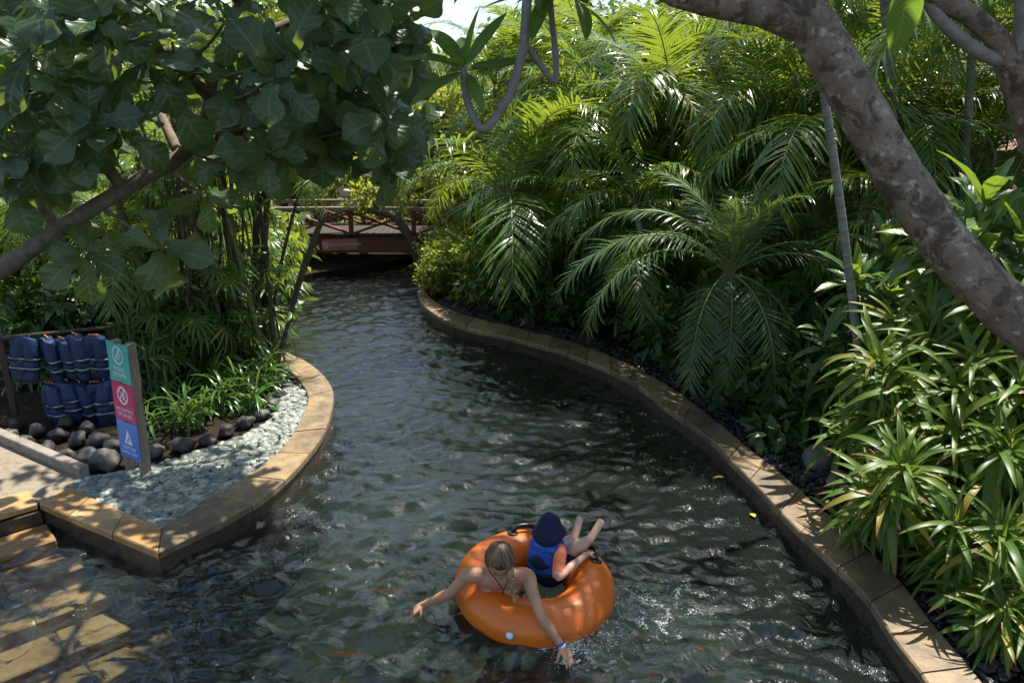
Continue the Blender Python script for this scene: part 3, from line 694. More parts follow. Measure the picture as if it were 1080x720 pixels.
def ring_handle(a, b, span=.2, w=.045):
    t = np.array([-math.sin(a), math.cos(a), 0]); c = torus_pt(a, b); n_ = nrm(c - np.array([TR * math.cos(a), TR * math.sin(a), 0]))
    h = MB(); P = []
    for k in range(13):
        s = -1 + 2 * k / 12; aa = a + s * span / 2 / (TR + Tr * math.cos(b)); P.append(torus_pt(aa, b, .006) + n_ * (.042 * (1 - s ** 4)))
    tube(h, P, .014, 8, flat=1.7); o = h.build('handle', M['black'], tube_o)
    for s in (-1, 1):
        p = MB(); aa = a + s * span / 2 / (TR + Tr * math.cos(b)); cc = torus_pt(aa, b, .002); F = frames(cc, t, n_)[0][:3, :3]
        ellipsoid(p, cc, (.05, .045, .008), F, 16, 6); p.build('handle_patch', M['black'], o)
ring_handle(R(100), R(78)); ring_handle(R(24), R(72), .15); 
va, vb = R(252), R(10)
c = torus_pt(va, vb); n_ = nrm(c - np.array([TR * math.cos(va), TR * math.sin(va), 0]))
mb = MB(); tube(mb, [c - n_ * .004, c + n_ * .007], .034, 20); vo = mb.build('valve_collar', M['greyplastic'], tube_o)
mb = MB(); tube(mb, [c + n_ * .004, c + n_ * .012, c + n_ * .016], [.024, .024, .016], 20); mb.build('valve_cap', M['whiteplastic'], vo)
# ------------------------------------------------------------------ people
def limb(mb, P, r, sides=14, flat=1., up0=None): tube(mb, P, r, sides, round_caps=True, flat=flat, up0=up0)
def smooth_limb(mb, P, r, n=5, **k):
    C = catmull(np.hstack([np.array([list(p) for p in P]), np.array(r)[:, None]]), n); limb(mb, C[:, :3], C[:, 3], **k)
def hand(mb, wrist, d, palm_n, L=.165, thumb=1, curl=.35, spread=.10):
    d = nrm(np.array(d)); pn = nrm(np.array(palm_n) - d * (np.array(palm_n) @ d)); s = np.cross(d, pn) * thumb
    w = np.array(wrist); pl = L * .52
    for k in (-1.5, -.5, .5, 1.5):
        a = w + s * k * .012 * L / .165; b = w + d * pl + s * k * .0195 * L / .165
        limb(mb, [a, (a + b) / 2 + pn * -.002, b], [.0135 * L / .165] * 3, 10)
        fl = L * (.40, .47, .44, .34)[int(1.5 - k)]; p = b; ang = 0
        dd = nrm(d + s * k * spread); pts = [p]
        for j, f in enumerate((.45, .32, .23)):
            ang += curl * (.6, 1., .7)[j]; p = p + (dd * math.cos(ang) + pn * math.sin(ang)) * fl * f; pts.append(p)
        limb(mb, pts, np.array([.0092, .0088, .0082, .0068]) * L / .165, 9)
    t0 = w + d * L * .14 + s * .022 * L / .165
    limb(mb, [w + d * .01, t0, t0 + (d * .5 + s * .75 + pn * .35) * L * .24, t0 + (d * .9 + s * .9 + pn * .6) * L * .36], np.array([.013, .0145, .0115, .0085]) * L / .165, 10)
# --- woman, chest on the near rim, facing the camera
HEADW = Vector(onz(527, 590, .56)); woman = tag(empty('person', (HEADW.x, HEADW.y, 0)), 'woman with a blond braid leaning over the orange ring, arms in the water', 'person'); WO = np.array(woman.location)
shL = np.array(onz(493, 606, .385)); shR = np.array(onz(556, 607, .40)); neck = np.array(onz(527, 612, .42)) + [0, .06, .01]
elL = np.array(onz(474, 626, .235)); wrL = np.array(onz(447, 637, .085)); haL = np.array(onz(434, 646, .02))
elR = np.array(onz(570, 648, .265)); wrR = np.array(onz(592, 680, .085)); haR = np.array(onz(604, 703, -.02))
hip = np.array([(shL[0] + shR[0]) / 2 + .06, TC.y + .10, -.12]); mid_sh = (shL + shR) / 2
print('woman arm lengths', [round(float(np.linalg.norm(a - b)), 3) for a, b in ((shL, elL), (elL, wrL), (wrL, haL), (shR, elR), (elR, wrR), (wrR, haR), (shL, shR), (mid_sh, hip))])
mb = MB()
chest = mid_sh + (hip - mid_sh) * .26 + [0, -.0, .01]; waist = mid_sh + (hip - mid_sh) * .62 + [0, 0, .03]
ax = nrm(mid_sh - hip); sx = nrm(shR - shL); nz = np.cross(sx, ax)
Rm = np.stack([sx, nz, ax], 1)
ellipsoid(mb, chest, (.165, .098, .17), Rm, 20, 14); ellipsoid(mb, waist, (.128, .088, .17), Rm, 20, 14); ellipsoid(mb, hip, (.165, .115, .14), Rm, 20, 14)
upc = mid_sh + [0, .01, -.035]; ellipsoid(mb, upc, (.17, .075, .085), Rm, 20, 12)
for s in (-1, 1): ellipsoid(mb, chest + sx * s * .075 - nz * 0.06 * (1 if nz[1] > 0 else -1) + ax * .02, (.062, .06, .065), None, 14, 10)
for s_, e_, w_ in ((shL, elL, wrL), (shR, elR, wrR)):
    smooth_limb(mb, [mid_sh * .45 + s_ * .55, s_ + [0, 0, -.005], s_ * .72 + e_ * .28, e_ * .9 + s_ * .1, e_ * .75 + w_ * .25, e_ * .3 + w_ * .7, w_], [.058, .057, .047, .037, .040, .031, .024])
headc = np.array(HEADW); fdir = nrm([.05, -.72, -.69]); hup = nrm(np.cross(np.cross(fdir, [.06, -.3, 1.]), fdir)); hs = np.cross(fdir, hup)
smooth_limb(mb, [mid_sh + [0, .03, -.03], mid_sh * .5 + headc * .5 - fdir * .03, headc - hup * .03 - fdir * .03], [.062, .05, .05])
HR = np.stack([hs, fdir, hup], 1)
HS = 1.14
ellipsoid(mb, headc, (.080, .102, .096), HR, 22, 16); ellipsoid(mb, headc + fdir * .03 - hup * .062, (.056, .062, .058), HR, 18, 12)
ellipsoid(mb, headc + fdir * .058 - hup * .103, (.024, .022, .02), HR, 12, 8)
limb(mb, [headc + fdir * .092 - hup * .012, headc + fdir * .112 - hup * .050], [.008, .014], 10)
for s in (-1, 1):
    limb(mb, [headc + fdir * .098 - hup * .052 + hs * s * .008, headc + fdir * .098 - hup * .052 + hs * s * .014], [.008, .008], 8)
    ellipsoid(mb, headc + hs * s * .078 - fdir * .008 - hup * .02, (.010, .02, .032), HR, 10, 8)
limb(mb, [headc + fdir * .094 - hup * .078 - hs * .018, headc + fdir * .10 - hup * .077, headc + fdir * .094 - hup * .078 + hs * .018], [.006, .008, .006], 8)
hand(mb, wrL, haL - wrL, [.1, .2, -1], .165, 1, .3, .16); hand(mb, wrR, haR - wrR, [-.3, 0, -1], .165, -1, .25, .12)
for s in (-1, 1):   # legs hanging down through the ring
    h0 = hip + sx * s * .085; smooth_limb(mb, [h0, h0 + [s * .02, .04, -.22], h0 + [s * .03, .10, -.40], h0 + [s * .03, .22, -.58], h0 + [s * .03, .32, -.72]], [.088, .078, .055, .052, .038])
    limb(mb, [h0 + [s * .03, .32, -.72], h0 + [s * .035, .40, -.76]], [.036, .026], 10)
mb.v = [v - WO for v in mb.v]; fuse(mb, 'body', M['skin'], woman, .0055, 3)
# eyes
for s in (-1, 1):
    mb = MB(); ellipsoid(mb, headc + fdir * .087 - hup * .018 + hs * s * .031 - WO, (.013, .008, .007), HR, 10, 8); mb.build('eye', M['strapblack'], woman)
# hair: strands combed from a middle parting to the nape and into a braid over the shoulder
mb = MB(); hb = MB()
ellipsoid(mb, headc - fdir * .010 + hup * .004, (.097, .110, .108), HR, 26, 18, var=.25)
keep = (mb.v[0] - headc) @ np.stack([hs, fdir, hup], 1)
drop = (keep[:, 1] > .050) & (keep[:, 2] < .052); V = mb.v[0].copy(); V[drop] = V[drop] - fdir * .05; mb.v[0] = V
gather = headc + hs * .075 - fdir * .055 - hup * .085 if hs[0] > 0 else headc - hs * .075 - fdir * .055 - hup * .085
side = 1 if hs[0] > 0 else -1
for i in range(420):
    pole = nrm(hup * .75 - fdir * .66); e1 = nrm(fdir - pole * (fdir @ pole)); e2 = np.cross(pole, e1); t = rnd.random()
    ph = rnd.random() * 6.283; face_side = math.cos(ph); end = R(88 if face_side > .55 else (112 if face_side > 0 else 96)) * rnd.uniform(.9, 1.04); P = []; lift = rnd.uniform(.985, 1.045); sw = rnd.gauss(.18, .10) * (1 if math.sin(ph) > 0 else -1)
    for k in range(9):
        th = R(3) + end * k / 8; pp = ph + sw * (k / 8) ** 2; dl = pole * math.cos(th) + (e1 * math.cos(pp) + e2 * math.sin(pp)) * math.sin(th)
        P.append(headc - fdir * .010 + hup * .004 + hs * (dl @ hs) * .097 * lift + fdir * (dl @ fdir) * .110 * lift + hup * (dl @ hup) * .108 * lift)
    bv = rnd.gauss(.30, .16) + (.12 if t < .3 else 0); n0 = mb.n; tube(mb, P, np.linspace(.0046, .0036, 9) * rnd.uniform(.7, 1.3), 5, caps=False); mb.var[-1] = np.clip(np.repeat(np.linspace(bv, bv + .42, 9), 5), 0, 1)
hair_v = mb
hair_v.v = [v - WO for v in hair_v.v]; hair_o = hair_v.build('hair', M['hair'], woman)
br0 = np.array(onz(539, 607, .50)); br1 = np.array(onz(542, 629, .34)) + [0, -.02, .02]
nape = headc + hs * side * .07 - fdir * .02 - hup * .06
P = catmull([nape, nape * .4 + br0 * .6 + [0, 0, .01], br0, br1], 8); P = P[::1]
Ld = np.concatenate([[0], np.cumsum(np.linalg.norm(np.diff(P, axis=0), axis=1))])
for strand in range(3):
    Q = []
    for k in range(60):
        f = k / 59; p = np.array([np.interp(f * Ld[-1], Ld, P[:, c]) for c in range(3)]); ph = f * 6.283 * 4 + strand * 2.094
        Q.append(p + np.array([math.sin(ph) * .016, 0, 0]) * (1 - .45 * f) + np.array([0, -.6, .8]) * math.sin(2 * ph) * .009)
    tube(hb, Q, np.linspace(.015, .0085, 60), 8, var=.72 + .12 * strand, round_caps=True)
tube(hb, [br1 + [0, 0, 0], br1 + [.005, -.02, -.02], br1 + [.008, -.035, -.045]], [.010, .013, .004], 8, var=.95)
hb.v = [v - WO for v in hb.v]; hb.build('braid', M['hair'], hair_o)
# bikini top: halter cord and two cups
mb = MB(); knot = np.array(onz(531, 622, .36)) + [0, -.012, .012]
for s, sh_ in ((-1, np.array(onz(515, 603, .47))), (1, np.array(onz(541, 604, .47)))): tube(mb, catmull([sh_ + [0, .03, .0], (sh_ + knot) / 2 + [0, -.012, .022], knot + [s * .004, -.006, .008]], 6), .0042, 6)
tube(mb, [knot + [0, -.006, .008], np.array(onz(530, 628, .33)) + [0, -.01, .01]], .0045, 6)
for s in (-1, 1): ellipsoid(mb, chest + sx * s * .075 - nz * .068 * (1 if nz[1] > 0 else -1) + ax * .012, (.060, .056, .056), None, 14, 10)
mb.v = [v - WO for v in mb.v]; mb.build('bikini_top', M['bikini'], woman)
mb = MB(); ellipsoid(mb, hip + [0, 0, -.01], (.172, .122, .10), Rm, 20, 12); mb.v = [v - WO for v in mb.v]; mb.build('bikini_bottom', M['bikini'], woman)
dW = nrm(wrR - elR); 
for k, mt in ((-.012, 'vestblue'), (.010, 'whiteplastic')):
    mb = MB(); tube(mb, [wrR + dW * (k - .007), wrR + dW * (k + .007)], .0295, 16); mb.v = [v - WO for v in mb.v]; mb.build('wristband', M[mt], woman)
# --- child sitting in the ring, back to us
seat = np.array(onz(579, 607, .07)); hd = np.array(onz(590, 568, .60)); chd = tag(empty('person', (seat[0], seat[1], 0)), 'small child in navy sun hat and blue life vest sitting in the orange ring', 'person'); CO = np.array(chd.location)
face = nrm([.52, .70, 0.02]); rt = nrm(np.cross(face, [0, 0, 1])); U = np.array([0, 0, 1.])
pel = seat + [0, 0, .02]; che = pel + U * .20 - face * .03; shc = pel + U * .275 - face * .03; hd = shc + U * .125 + face * .025
mb = MB(); Rc = np.stack([rt, face, U], 1)
ellipsoid(mb, pel, (.105, .09, .09), Rc, 18, 12); ellipsoid(mb, che - U * .06, (.10, .078, .15), Rc, 18, 12); ellipsoid(mb, shc - U * .02, (.125, .06, .05), Rc, 18, 10)
limb(mb, [shc - U * .02, shc + U * .08 + face * .01], [.042, .04]); ellipsoid(mb, hd, (.072, .084, .088), Rc, 20, 14); ellipsoid(mb, hd + face * .03 - U * .06, (.05, .05, .045), Rc, 14, 10)
limb(mb, [hd + face * .08 - U * .005, hd + face * .095 - U * .022], [.007, .011], 8)
for s in (-1, 1): ellipsoid(mb, hd + rt * s * .074 - U * .012, (.009, .018, .026), Rc, 10, 8)
limb(mb, [hd + face * .079 - U * .05 - rt * .014, hd + face * .083 - U * .05, hd + face * .079 - U * .05 + rt * .014], [.005, .006, .005], 8)
ftA = np.array(onz(609, 562, .40)); ftB = np.array(onz(627, 563, .42))
legs = []
for s, ft, kn in ((-1, ftA, None), (1, ftB, None)):
    h0 = pel + rt * s * .055 + face * .04; an = ft + nrm(h0 - ft) * .05; k_ = (h0 * .52 + an * .48) + U * .055
    legs.append((h0, k_, an, ft))
    smooth_limb(mb, [h0, h0 * .5 + k_ * .5, k_, k_ * .55 + an * .45, an], [.075, .068, .054, .050, .034])
    fd = nrm(U * .62 + face * .75 + rt * s * .14); so_ = nrm(ft - an)
    heel = an + so_ * .012 - fd * .012
    smooth_limb(mb, [heel, heel + fd * .06, heel + fd * .115, heel + fd * .145], [.034, .032, .031, .022], flat=.8)
    for q_ in range(5): limb(mb, [heel + fd * .125 + rt * (q_ - 2) * .0115, heel + fd * (.178 - abs(q_ - 1.2) * .006) + rt * (q_ - 2) * .0125], [.0085, .0062 if q_ else .009], 8)
hdl = np.array([*(TROT @ Vector(torus_pt(R(24), R(72), .045)) + TC)])
sR = shc + rt * .115 - U * .02; eR_ = np.array(onz(588, 608, .30)); wR_ = hdl + nrm(eR_ - hdl) * .10 + U * .01
sL = shc - rt * .115 - U * .02; eL_ = sL - U * .15 + face * .08 - rt * .03; wL_ = eL_ + face * .12 - U * .04
smooth_limb(mb, [sR, sR * .5 + eR_ * .5, eR_, eR_ * .5 + wR_ * .5, wR_], [.042, .036, .031, .030, .021]); hand(mb, wR_, hdl - wR_, [0, .2, -1], .115, -1, .7, .06)
smooth_limb(mb, [sL, sL * .5 + eL_ * .5, eL_, eL_ * .5 + wL_ * .5, wL_], [.042, .036, .031, .030, .021]); hand(mb, wL_, face, [0, 0, -1], .115, 1, .5, .06)
print('child', [round(float(np.linalg.norm(a - b)), 3) for a, b in ((sR, eR_), (eR_, wR_), (legs[0][0], legs[0][2]), (legs[1][0], legs[1][2]))])
mb.v = [v - CO for v in mb.v]; fuse(mb, 'body', M['childskin'], chd, .005, 3)
for s in (-1, 1):
    mb = MB(); ellipsoid(mb, hd + face * .077 + U * .006 + rt * s * .027 - CO, (.011, .007, .006), Rc, 10, 8); mb.build('eye', M['strapblack'], chd)
mb = MB(); ellipsoid(mb, che - U * .04, (.112, .090, .155), Rc, 18, 12)
for s_, e_ in ((sR, eR_), (sL, eL_)): smooth_limb(mb, [shc * .3 + s_ * .7, s_, s_ * .45 + e_ * .55, s_ * .15 + e_ * .85], [.05, .052, .046, .043])
mb.v = [v - CO for v in mb.v]; fuse(mb, 'shirt', M['coral'], chd, .006, 3)
mb = MB(); ellipsoid(mb, pel - U * .0, (.122, .112, .095), Rc, 18, 12)
for h0, k_, an, ft in legs: smooth_limb(mb, [h0, h0 * .6 + k_ * .4, h0 * .15 + k_ * .85], [.078, .072, .06])
mb.v = [v - CO for v in mb.v]; fuse(mb, 'shorts', M['vestdark'], chd, .006, 3)
# life vest: padded back slab, two front panels, collar
mb = MB()
for c, s_ in ((che - face * .085 - U * .03, (.125, .045, .155)), (che - face * .07 + U * .09, (.115, .05, .055)), (che + face * .085 - rt * .06 - U * .04, (.065, .04, .14)), (che + face * .085 + rt * .06 - U * .04, (.065, .04, .14)),
              (che - rt * .115 - U * .04, (.03, .09, .11)), (che + rt * .115 - U * .05, (.03, .09, .10)), (shc + rt * .075 + U * .012, (.045, .10, .028)), (shc - rt * .075 + U * .012, (.045, .10, .028)), (shc - face * .075 + U * .012, (.085, .03, .045))):
    ellipsoid(mb, c, s_, Rc, 18, 12)
mb.v = [v - CO for v in mb.v]; vest_o = fuse(mb, 'life_vest', M['vestblue'], chd, .006, 3)
mb = MB()
for zz in (-.03, -.115): 
    P = [che + rt * math.cos(a) * (.148 - .0) + face * math.sin(a) * .140 + U * zz for a in np.linspace(0, 2 * PI, 33)[:-1]]; P.append(P[0]); tube(mb, P, .006, 6, caps=False, flat=3)
mb.v = [v - CO for v in mb.v]; mb.build('strap', M['strapblack'], vest_o)
mb = MB(); ellipsoid(mb, che - face * .125 - U * .02, (.07, .016, .06), Rc, 14, 8); mb.v = [v - CO for v in mb.v]; mb.build('back_pad', M['vestdark'], vest_o)
# floppy hat with a pointed crown and a deep brim
mb = MB(); rings = [(.150, .004), (.135, .020), (.115, .075), (.092, .155), (.138, -.068), (.118, -.015), (.098, .025), (.090, .06), (.070, .095), (.042, .126), (.020, .146), (.007, .156)][4:]
nu = 32; V = []
for r_, z_ in rings:
    for j in range(nu):
        a = j * 2 * PI / nu; wv = 1 + .06 * math.sin(3 * a + z_ * 30) * (1 if z_ < 0 else .5)
        dz = .018 * math.sin(2 * a + 1) if z_ < 0 else 0
        V.append(hd + (rt * math.cos(a) * r_ + face * math.sin(a) * r_ * 1.06) * wv * .94 + U * (z_ * .9 + dz) - face * .012 * (z_ > .1) * (z_ * 8))
n = len(rings); q = [[i * nu + j, i * nu + (j + 1) % nu, (i + 1) * nu + (j + 1) % nu, (i + 1) * nu + j] for i in range(n - 1) for j in range(nu)]
V.append(hd + U * .145 - face * .02); t = [[(n - 1) * nu + j, (n - 1) * nu + (j + 1) % nu, len(V) - 1] for j in range(nu)]
mb.add(np.array(V) - CO, q=q, t=t); ho = mb.build('sun_hat', M['navy'], chd); sm = ho.modifiers.new('thick', 'SOLIDIFY'); sm.thickness = .004
# ------------------------------------------------------------------ splash
mb = MB(); 
T0 = MB(); ellipsoid(T0, (0, 0, 0), (1, 1, 1), nu=7, nv=5)
SC = [(SPL, .20, .06), (np.array(onz(612, 697, 0)), .10, .05), (np.array(onz(700, 640, 0)), .17, .035), (np.array(onz(592, 678, 0)), .08, .05), (np.array(onz(660, 640, 0)), .12, .05)]
for i in range(2600):     # drops flung along short arcs
    c, s, hh = SC[rnd.choice((0, 0, 0, 1, 1, 2, 3, 4))]; a = rnd.random() * 6.28; d = np.array([math.cos(a), math.sin(a), 0]); p0 = c + np.array([rnd.gauss(0, s), rnd.gauss(0, s * .8), 0])
    h = abs(rnd.gauss(0, hh)); r_ = abs(rnd.gauss(0, .0012)) + .0007; st_ = rnd.choice((1, 1, 1.6, 2.6)); F = frames([0, 0, 0], d + [0, 0, rnd.uniform(-.5, 1.2)], [0, 0, 1])[0][:3, :3]
    mb.add((T0.v[0] * r_ * [1, st_, 1]) @ F.T + p0 + [0, 0, .026 + h], q=T0.q[0], t=T0.t[0])
for i in range(130):       # patches of tiny bubbles on the churned surface
    c, s, hh = SC[rnd.choice((0, 0, 1, 2, 3, 4))]; p = c + np.array([rnd.gauss(0, s * 1.2), rnd.gauss(0, s), 0]); a = rnd.random() * 3.14; e = rnd.uniform(.012, .05)
    for k in range(rnd.randrange(10, 34)):
        g = rnd.gauss(0, e); r_ = rnd.uniform(.0012, .0042)
        mb.add(T0.v[0] * r_ * [1.4, 1.4, .6] + p + [g * math.cos(a) + rnd.gauss(0, e * .3), g * math.sin(a) + rnd.gauss(0, e * .3), .016 + rnd.uniform(0, .022)], q=T0.q[0], t=T0.t[0])
tag(mb.build('water_splash', M['drop']), kind='stuff')
# ------------------------------------------------------------------ sign post with three panels
def text_mesh(s, size, M4, mat, parent, name='lettering', depth=.0008, align='CENTER'):
    cu = bpy.data.curves.new('txt', 'FONT'); cu.body = s; cu.size = size; cu.align_x = align; cu.align_y = 'CENTER'; cu.extrude = depth; cu.resolution_u = 3
    o = bpy.data.objects.new('txt', cu); COL.objects.link(o); me = evaluated(o, name, [mat]); me.transform(M4)
    return inst_obj(name, me, parent)
SB = onz(146, 497, KZ - .03); sp = tag(empty('sign_post', SB, R(-24)), 'wooden post with teal, magenta and blue notice panels beside the pebble bed', 'sign')
sp.rotation_euler = (R(-1.0), R(1.0), R(-33))
sp.scale = (1.08, 1.08, 1.13)
for x in (-.105, .115):
    mb = MB(); beam(mb, (x, 0, -.2), (x, 0, 1.16 if x > 0 else 1.15), .055, .085, up=(0, 1, 0), bev=.005); mb.build('post', M['greywood'], sp, smooth=False)
def sgn(zc, mat):
    mb = MB(); box(mb, (0, -.049, zc), (.31, .006, .335), None, 0, .0015); return mb.build('panel', M[mat], sp, smooth=False)
MX = lambda x, z: Matrix.Translation((x, -.0535, z)) @ Matrix.Rotation(PI / 2, 4, 'X')
def ringmesh(par, z, r0, r1, bar=False, mat='signwhite', name='pictogram'):
    mb = MB(); n = 40; V = []
    for rr in (r0, r1):
        for i in range(n): a = i * 2 * PI / n; V.append((math.cos(a) * rr, -.0538, z + math.sin(a) * rr))
    mb.add(V, q=[[i, (i + 1) % n, n + (i + 1) % n, n + i] for i in range(n)])
    if bar: beam(mb, (-r0 * .7, -.0545, z + r0 * .7), (r0 * .7, -.0545, z - r0 * .7), .012, .0012, bev=0, up=(0, 1, 0))
    return mb
def swimmer(mb, x, z, s, y=-.0542):
    def disk(c, r): 
        V = [(c[0], y, c[1])] + [(c[0] + math.cos(a) * r, y, c[1] + math.sin(a) * r) for a in np.linspace(0, 2 * PI, 17)[:-1]]; mb.add(V, t=[[0, i + 1, (i + 1) % 16 + 1] for i in range(16)])
    disk((x + .02 * s, z + .035 * s), .012 * s)
    for a, b in (((-.03, -.02), (.012, .02)), ((.012, .02), (.03, -.008)), ((-.03, -.02), (-.02, -.045)), ((-.005, .0), (.01, -.03))):
        beam(mb, (x + a[0] * s, y, z + a[1] * s), (x + b[0] * s, y, z + b[1] * s), .011 * s, .001, bev=0, up=(0, 1, 0))
zT, zP, zB = .985, .645, .305
p = sgn(zT, 'teal'); mb = ringmesh(p, zT + .065, .066, .078); swimmer(mb, 0, zT + .065, 1.2); mb.build('pictogram', M['signwhite'], p, smooth=False)
text_mesh('PLEASE', .050, MX(0, zT - .055), M['signwhite'], p); text_mesh('SHOWER', .050, MX(0, zT - .105), M['signwhite'], p)
p = sgn(zP, 'pink'); mb = ringmesh(p, zP + .06, .062, .079, True); swimmer(mb, 0, zP + .06, 1.25); mb.build('pictogram', M['signwhite'], p, smooth=False)
text_mesh('NO JUMPING', .042, MX(0, zP - .07), M['signwhite'], p); text_mesh('OR DIVING', .042, MX(0, zP - .115), M['signwhite'], p)
p = sgn(zB, 'blue'); mb = MB(); mb.add([(-.06, -.0535, zB - .035), (.06, -.0535, zB - .035), (0, -.0535, zB + .10)], t=[[0, 1, 2]]); pg = mb.build('pictogram', M['signwhite'], p, smooth=False)
mb = MB(); swimmer(mb, .0, zB + .005, .7, -.0548); mb.build('figure', M['blue'], pg, smooth=False)
text_mesh('CAUTION', .042, MX(0, zB - .072), M['signwhite'], p); text_mesh('SLIPPERY STEPS', .034, MX(0, zB - .118), M['signwhite'], p)
for z in (1.152, .815, .475):
    mb = MB(); box(mb, (-.005, -.05, z), (.05, .012, .014), None, 0, .002); mb.build('clip', M['black'], sp, smooth=False)
# ------------------------------------------------------------------ rack of life vests
RK = onz(66, 462, KZ - .03); RK.y += .62; RK.x -= .20
rz = R(24)
rack = tag(empty('vest_rack', RK, rz), 'low wooden rail rack holding two rows of blue life vests', 'rack')
for (z, x0, x1, y) in ((.99, -.58, .5, 0), (.47, -.45, .5, -.02)):
    mb = MB(); tube(mb, [(x0, y, z), (x1, y, z)], .022, 10); mb.build('rail', M['darkwood'], rack)
for x in (-.58, .48):
    mb = MB(); beam(mb, (x, .03, -.2), (x, .03, 1.03), .06, .06, up=(0, 1, 0)); mb.build('post', M['darkwood'], rack, smooth=False)
def make_vest():
    v = empty('life_vest')
    mb = MB(); nx, nz = 11, 15; W, H, D = .31, .46, .075
    for side in (-1, 1):
        V = []; q = []
        for i in range(nz):
            f = i / (nz - 1); z = -H * f; wd = W / 2 * (.80 + .20 * min(1, f * 3)) * (1 - .16 * max(0, f - .55))
            for j in range(nx):
                s = -1 + 2 * j / (nx - 1); pad = D * (1 - s ** 6) ** .5 * (.45 + .55 * math.sin(PI * min(1, f * .9 + .12)) ** .6)
                pad *= 1 - .30 * math.exp(-((f - .50) / .03) ** 2) - .30 * math.exp(-((f - .74) / .03) ** 2)
                if side < 0: pad *= 1 - .7 * math.exp(-(s / .07) ** 2) * (f > .12)
                V.append((s * wd, side * (pad + .012 * 0) + side * .018 * (f > .02), z + .035 * (1 - s * s) * (f < .01)))
        for i in range(nz - 1):
            for j in range(nx - 1): q.append([i * nx + j, i * nx + j + 1, (i + 1) * nx + j + 1, (i + 1) * nx + j][::side])
        mb.add(V, q=q)
        edge = [0] 
    a = mb.v[0]; b = mb.v[1]; n = nx
    def strip(ia, ib, flip=False):
        VV = np.vstack([a[ia], b[ib]]); k = len(ia); mb.add(VV, q=[[i, i + 1, k + i + 1, k + i][::(-1 if flip else 1)] for i in range(k - 1)])
    strip(list(range(nx)), list(range(nx))); strip(list(range((nz - 1) * nx, nz * nx)), list(range((nz - 1) * nx, nz * nx)), True)
    strip([i * nx for i in range(nz)], [i * nx for i in range(nz)], True); strip([i * nx + nx - 1 for i in range(nz)], [i * nx + nx - 1 for i in range(nz)])
    body = mb.build('vest_body', M['vest'], v)
    for f in (.50, .74):
        z = -.47 * f; w_ = .155 * (.80 + .2) * (1 - .16 * max(0, f - .55)) + .006; dd = .078 if f < .6 else .074
        P = [(math.copysign(abs(math.cos(a)) ** .5, math.cos(a)) * w_, math.copysign(abs(math.sin(a)) ** .5, math.sin(a)) * dd, z) for a in np.linspace(0, 2 * PI, 41)]
        s_ = MB(); tube(s_, P, .006, 6, caps=False, flat=3.2, up0=(0, 0, 1)); so_ = s_.build('strap', M['strapblack'], v)
        rf = MB(); tube(rf, [(x * 1.008, y * 1.012, zz + .024) for x, y, zz in P], .004, 6, caps=False, flat=2, up0=(0, 0, 1)); rf.build('piping', M['reflect'], so_)
        bk = MB(); box(bk, (0, -dd - .012, z), (.055, .016, .032), None, 0, .004); bk.build('buckle', M['black'], so_, smooth=False)
    lp = MB(); tube(lp, [(-.05, 0, .01), (-.05, 0, .05), (.05, 0, .05), (.05, 0, .01)], .008, 6); lp.build('hanger_loop', M['orange'], v)
    wp = MB(); box(wp, (0, -.02, -.42), (.23, .06, .12), None, 0, .02); wp.build('hem', M['vestdark'], v)
    return v
v0 = make_vest()
VL = [('far left vest of the upper row, hanging alone and nearly flat', -.62, 1.19, -20), ('second upper vest from the left, seen edge on', -.30, 1.19, -66), ('middle vest of the upper row, turned edge on', -.08, 1.19, -58), ('fourth upper vest, overlapped by the front one', .13, 1.19, -64), ('front right vest of the upper row, facing the river broadside', .40, 1.19, -14),
      ('leftmost vest of the lower row, thin and edge on', -.36, .67, -62), ('second lower vest from the left, turned half edge on', -.16, .67, -50), ('third lower vest, edge on under the middle of the rack', .06, .67, -66), ('broad lower vest at the front, facing the river', .30, .67, -10), ('lowest right vest half hidden behind the notice post', .52, .66, 10)]
for i, (l, x, z, a) in enumerate(VL):
    o = v0 if i == 0 else copy_tree(v0)
    wp = Matrix.Translation(RK) @ Matrix.Rotation(rz, 4, 'Z') @ Vector((x * .66 + .06, -.05 * (i % 5) - (.03 if z < 1 else 0), z - .24 - .02 * (i % 3)))
    o.location = wp; o.rotation_euler = (R(rnd.uniform(-9, 9)), R(rnd.uniform(-7, 7)), rz + R(a + rnd.uniform(-6, 6))); o.scale = (rnd.uniform(.92, 1.08), rnd.uniform(.75, 1.05), rnd.uniform(.90, 1.06))
    tag(o, 'blue life vest, ' + l, 'life vest', 'life vests on the rack')
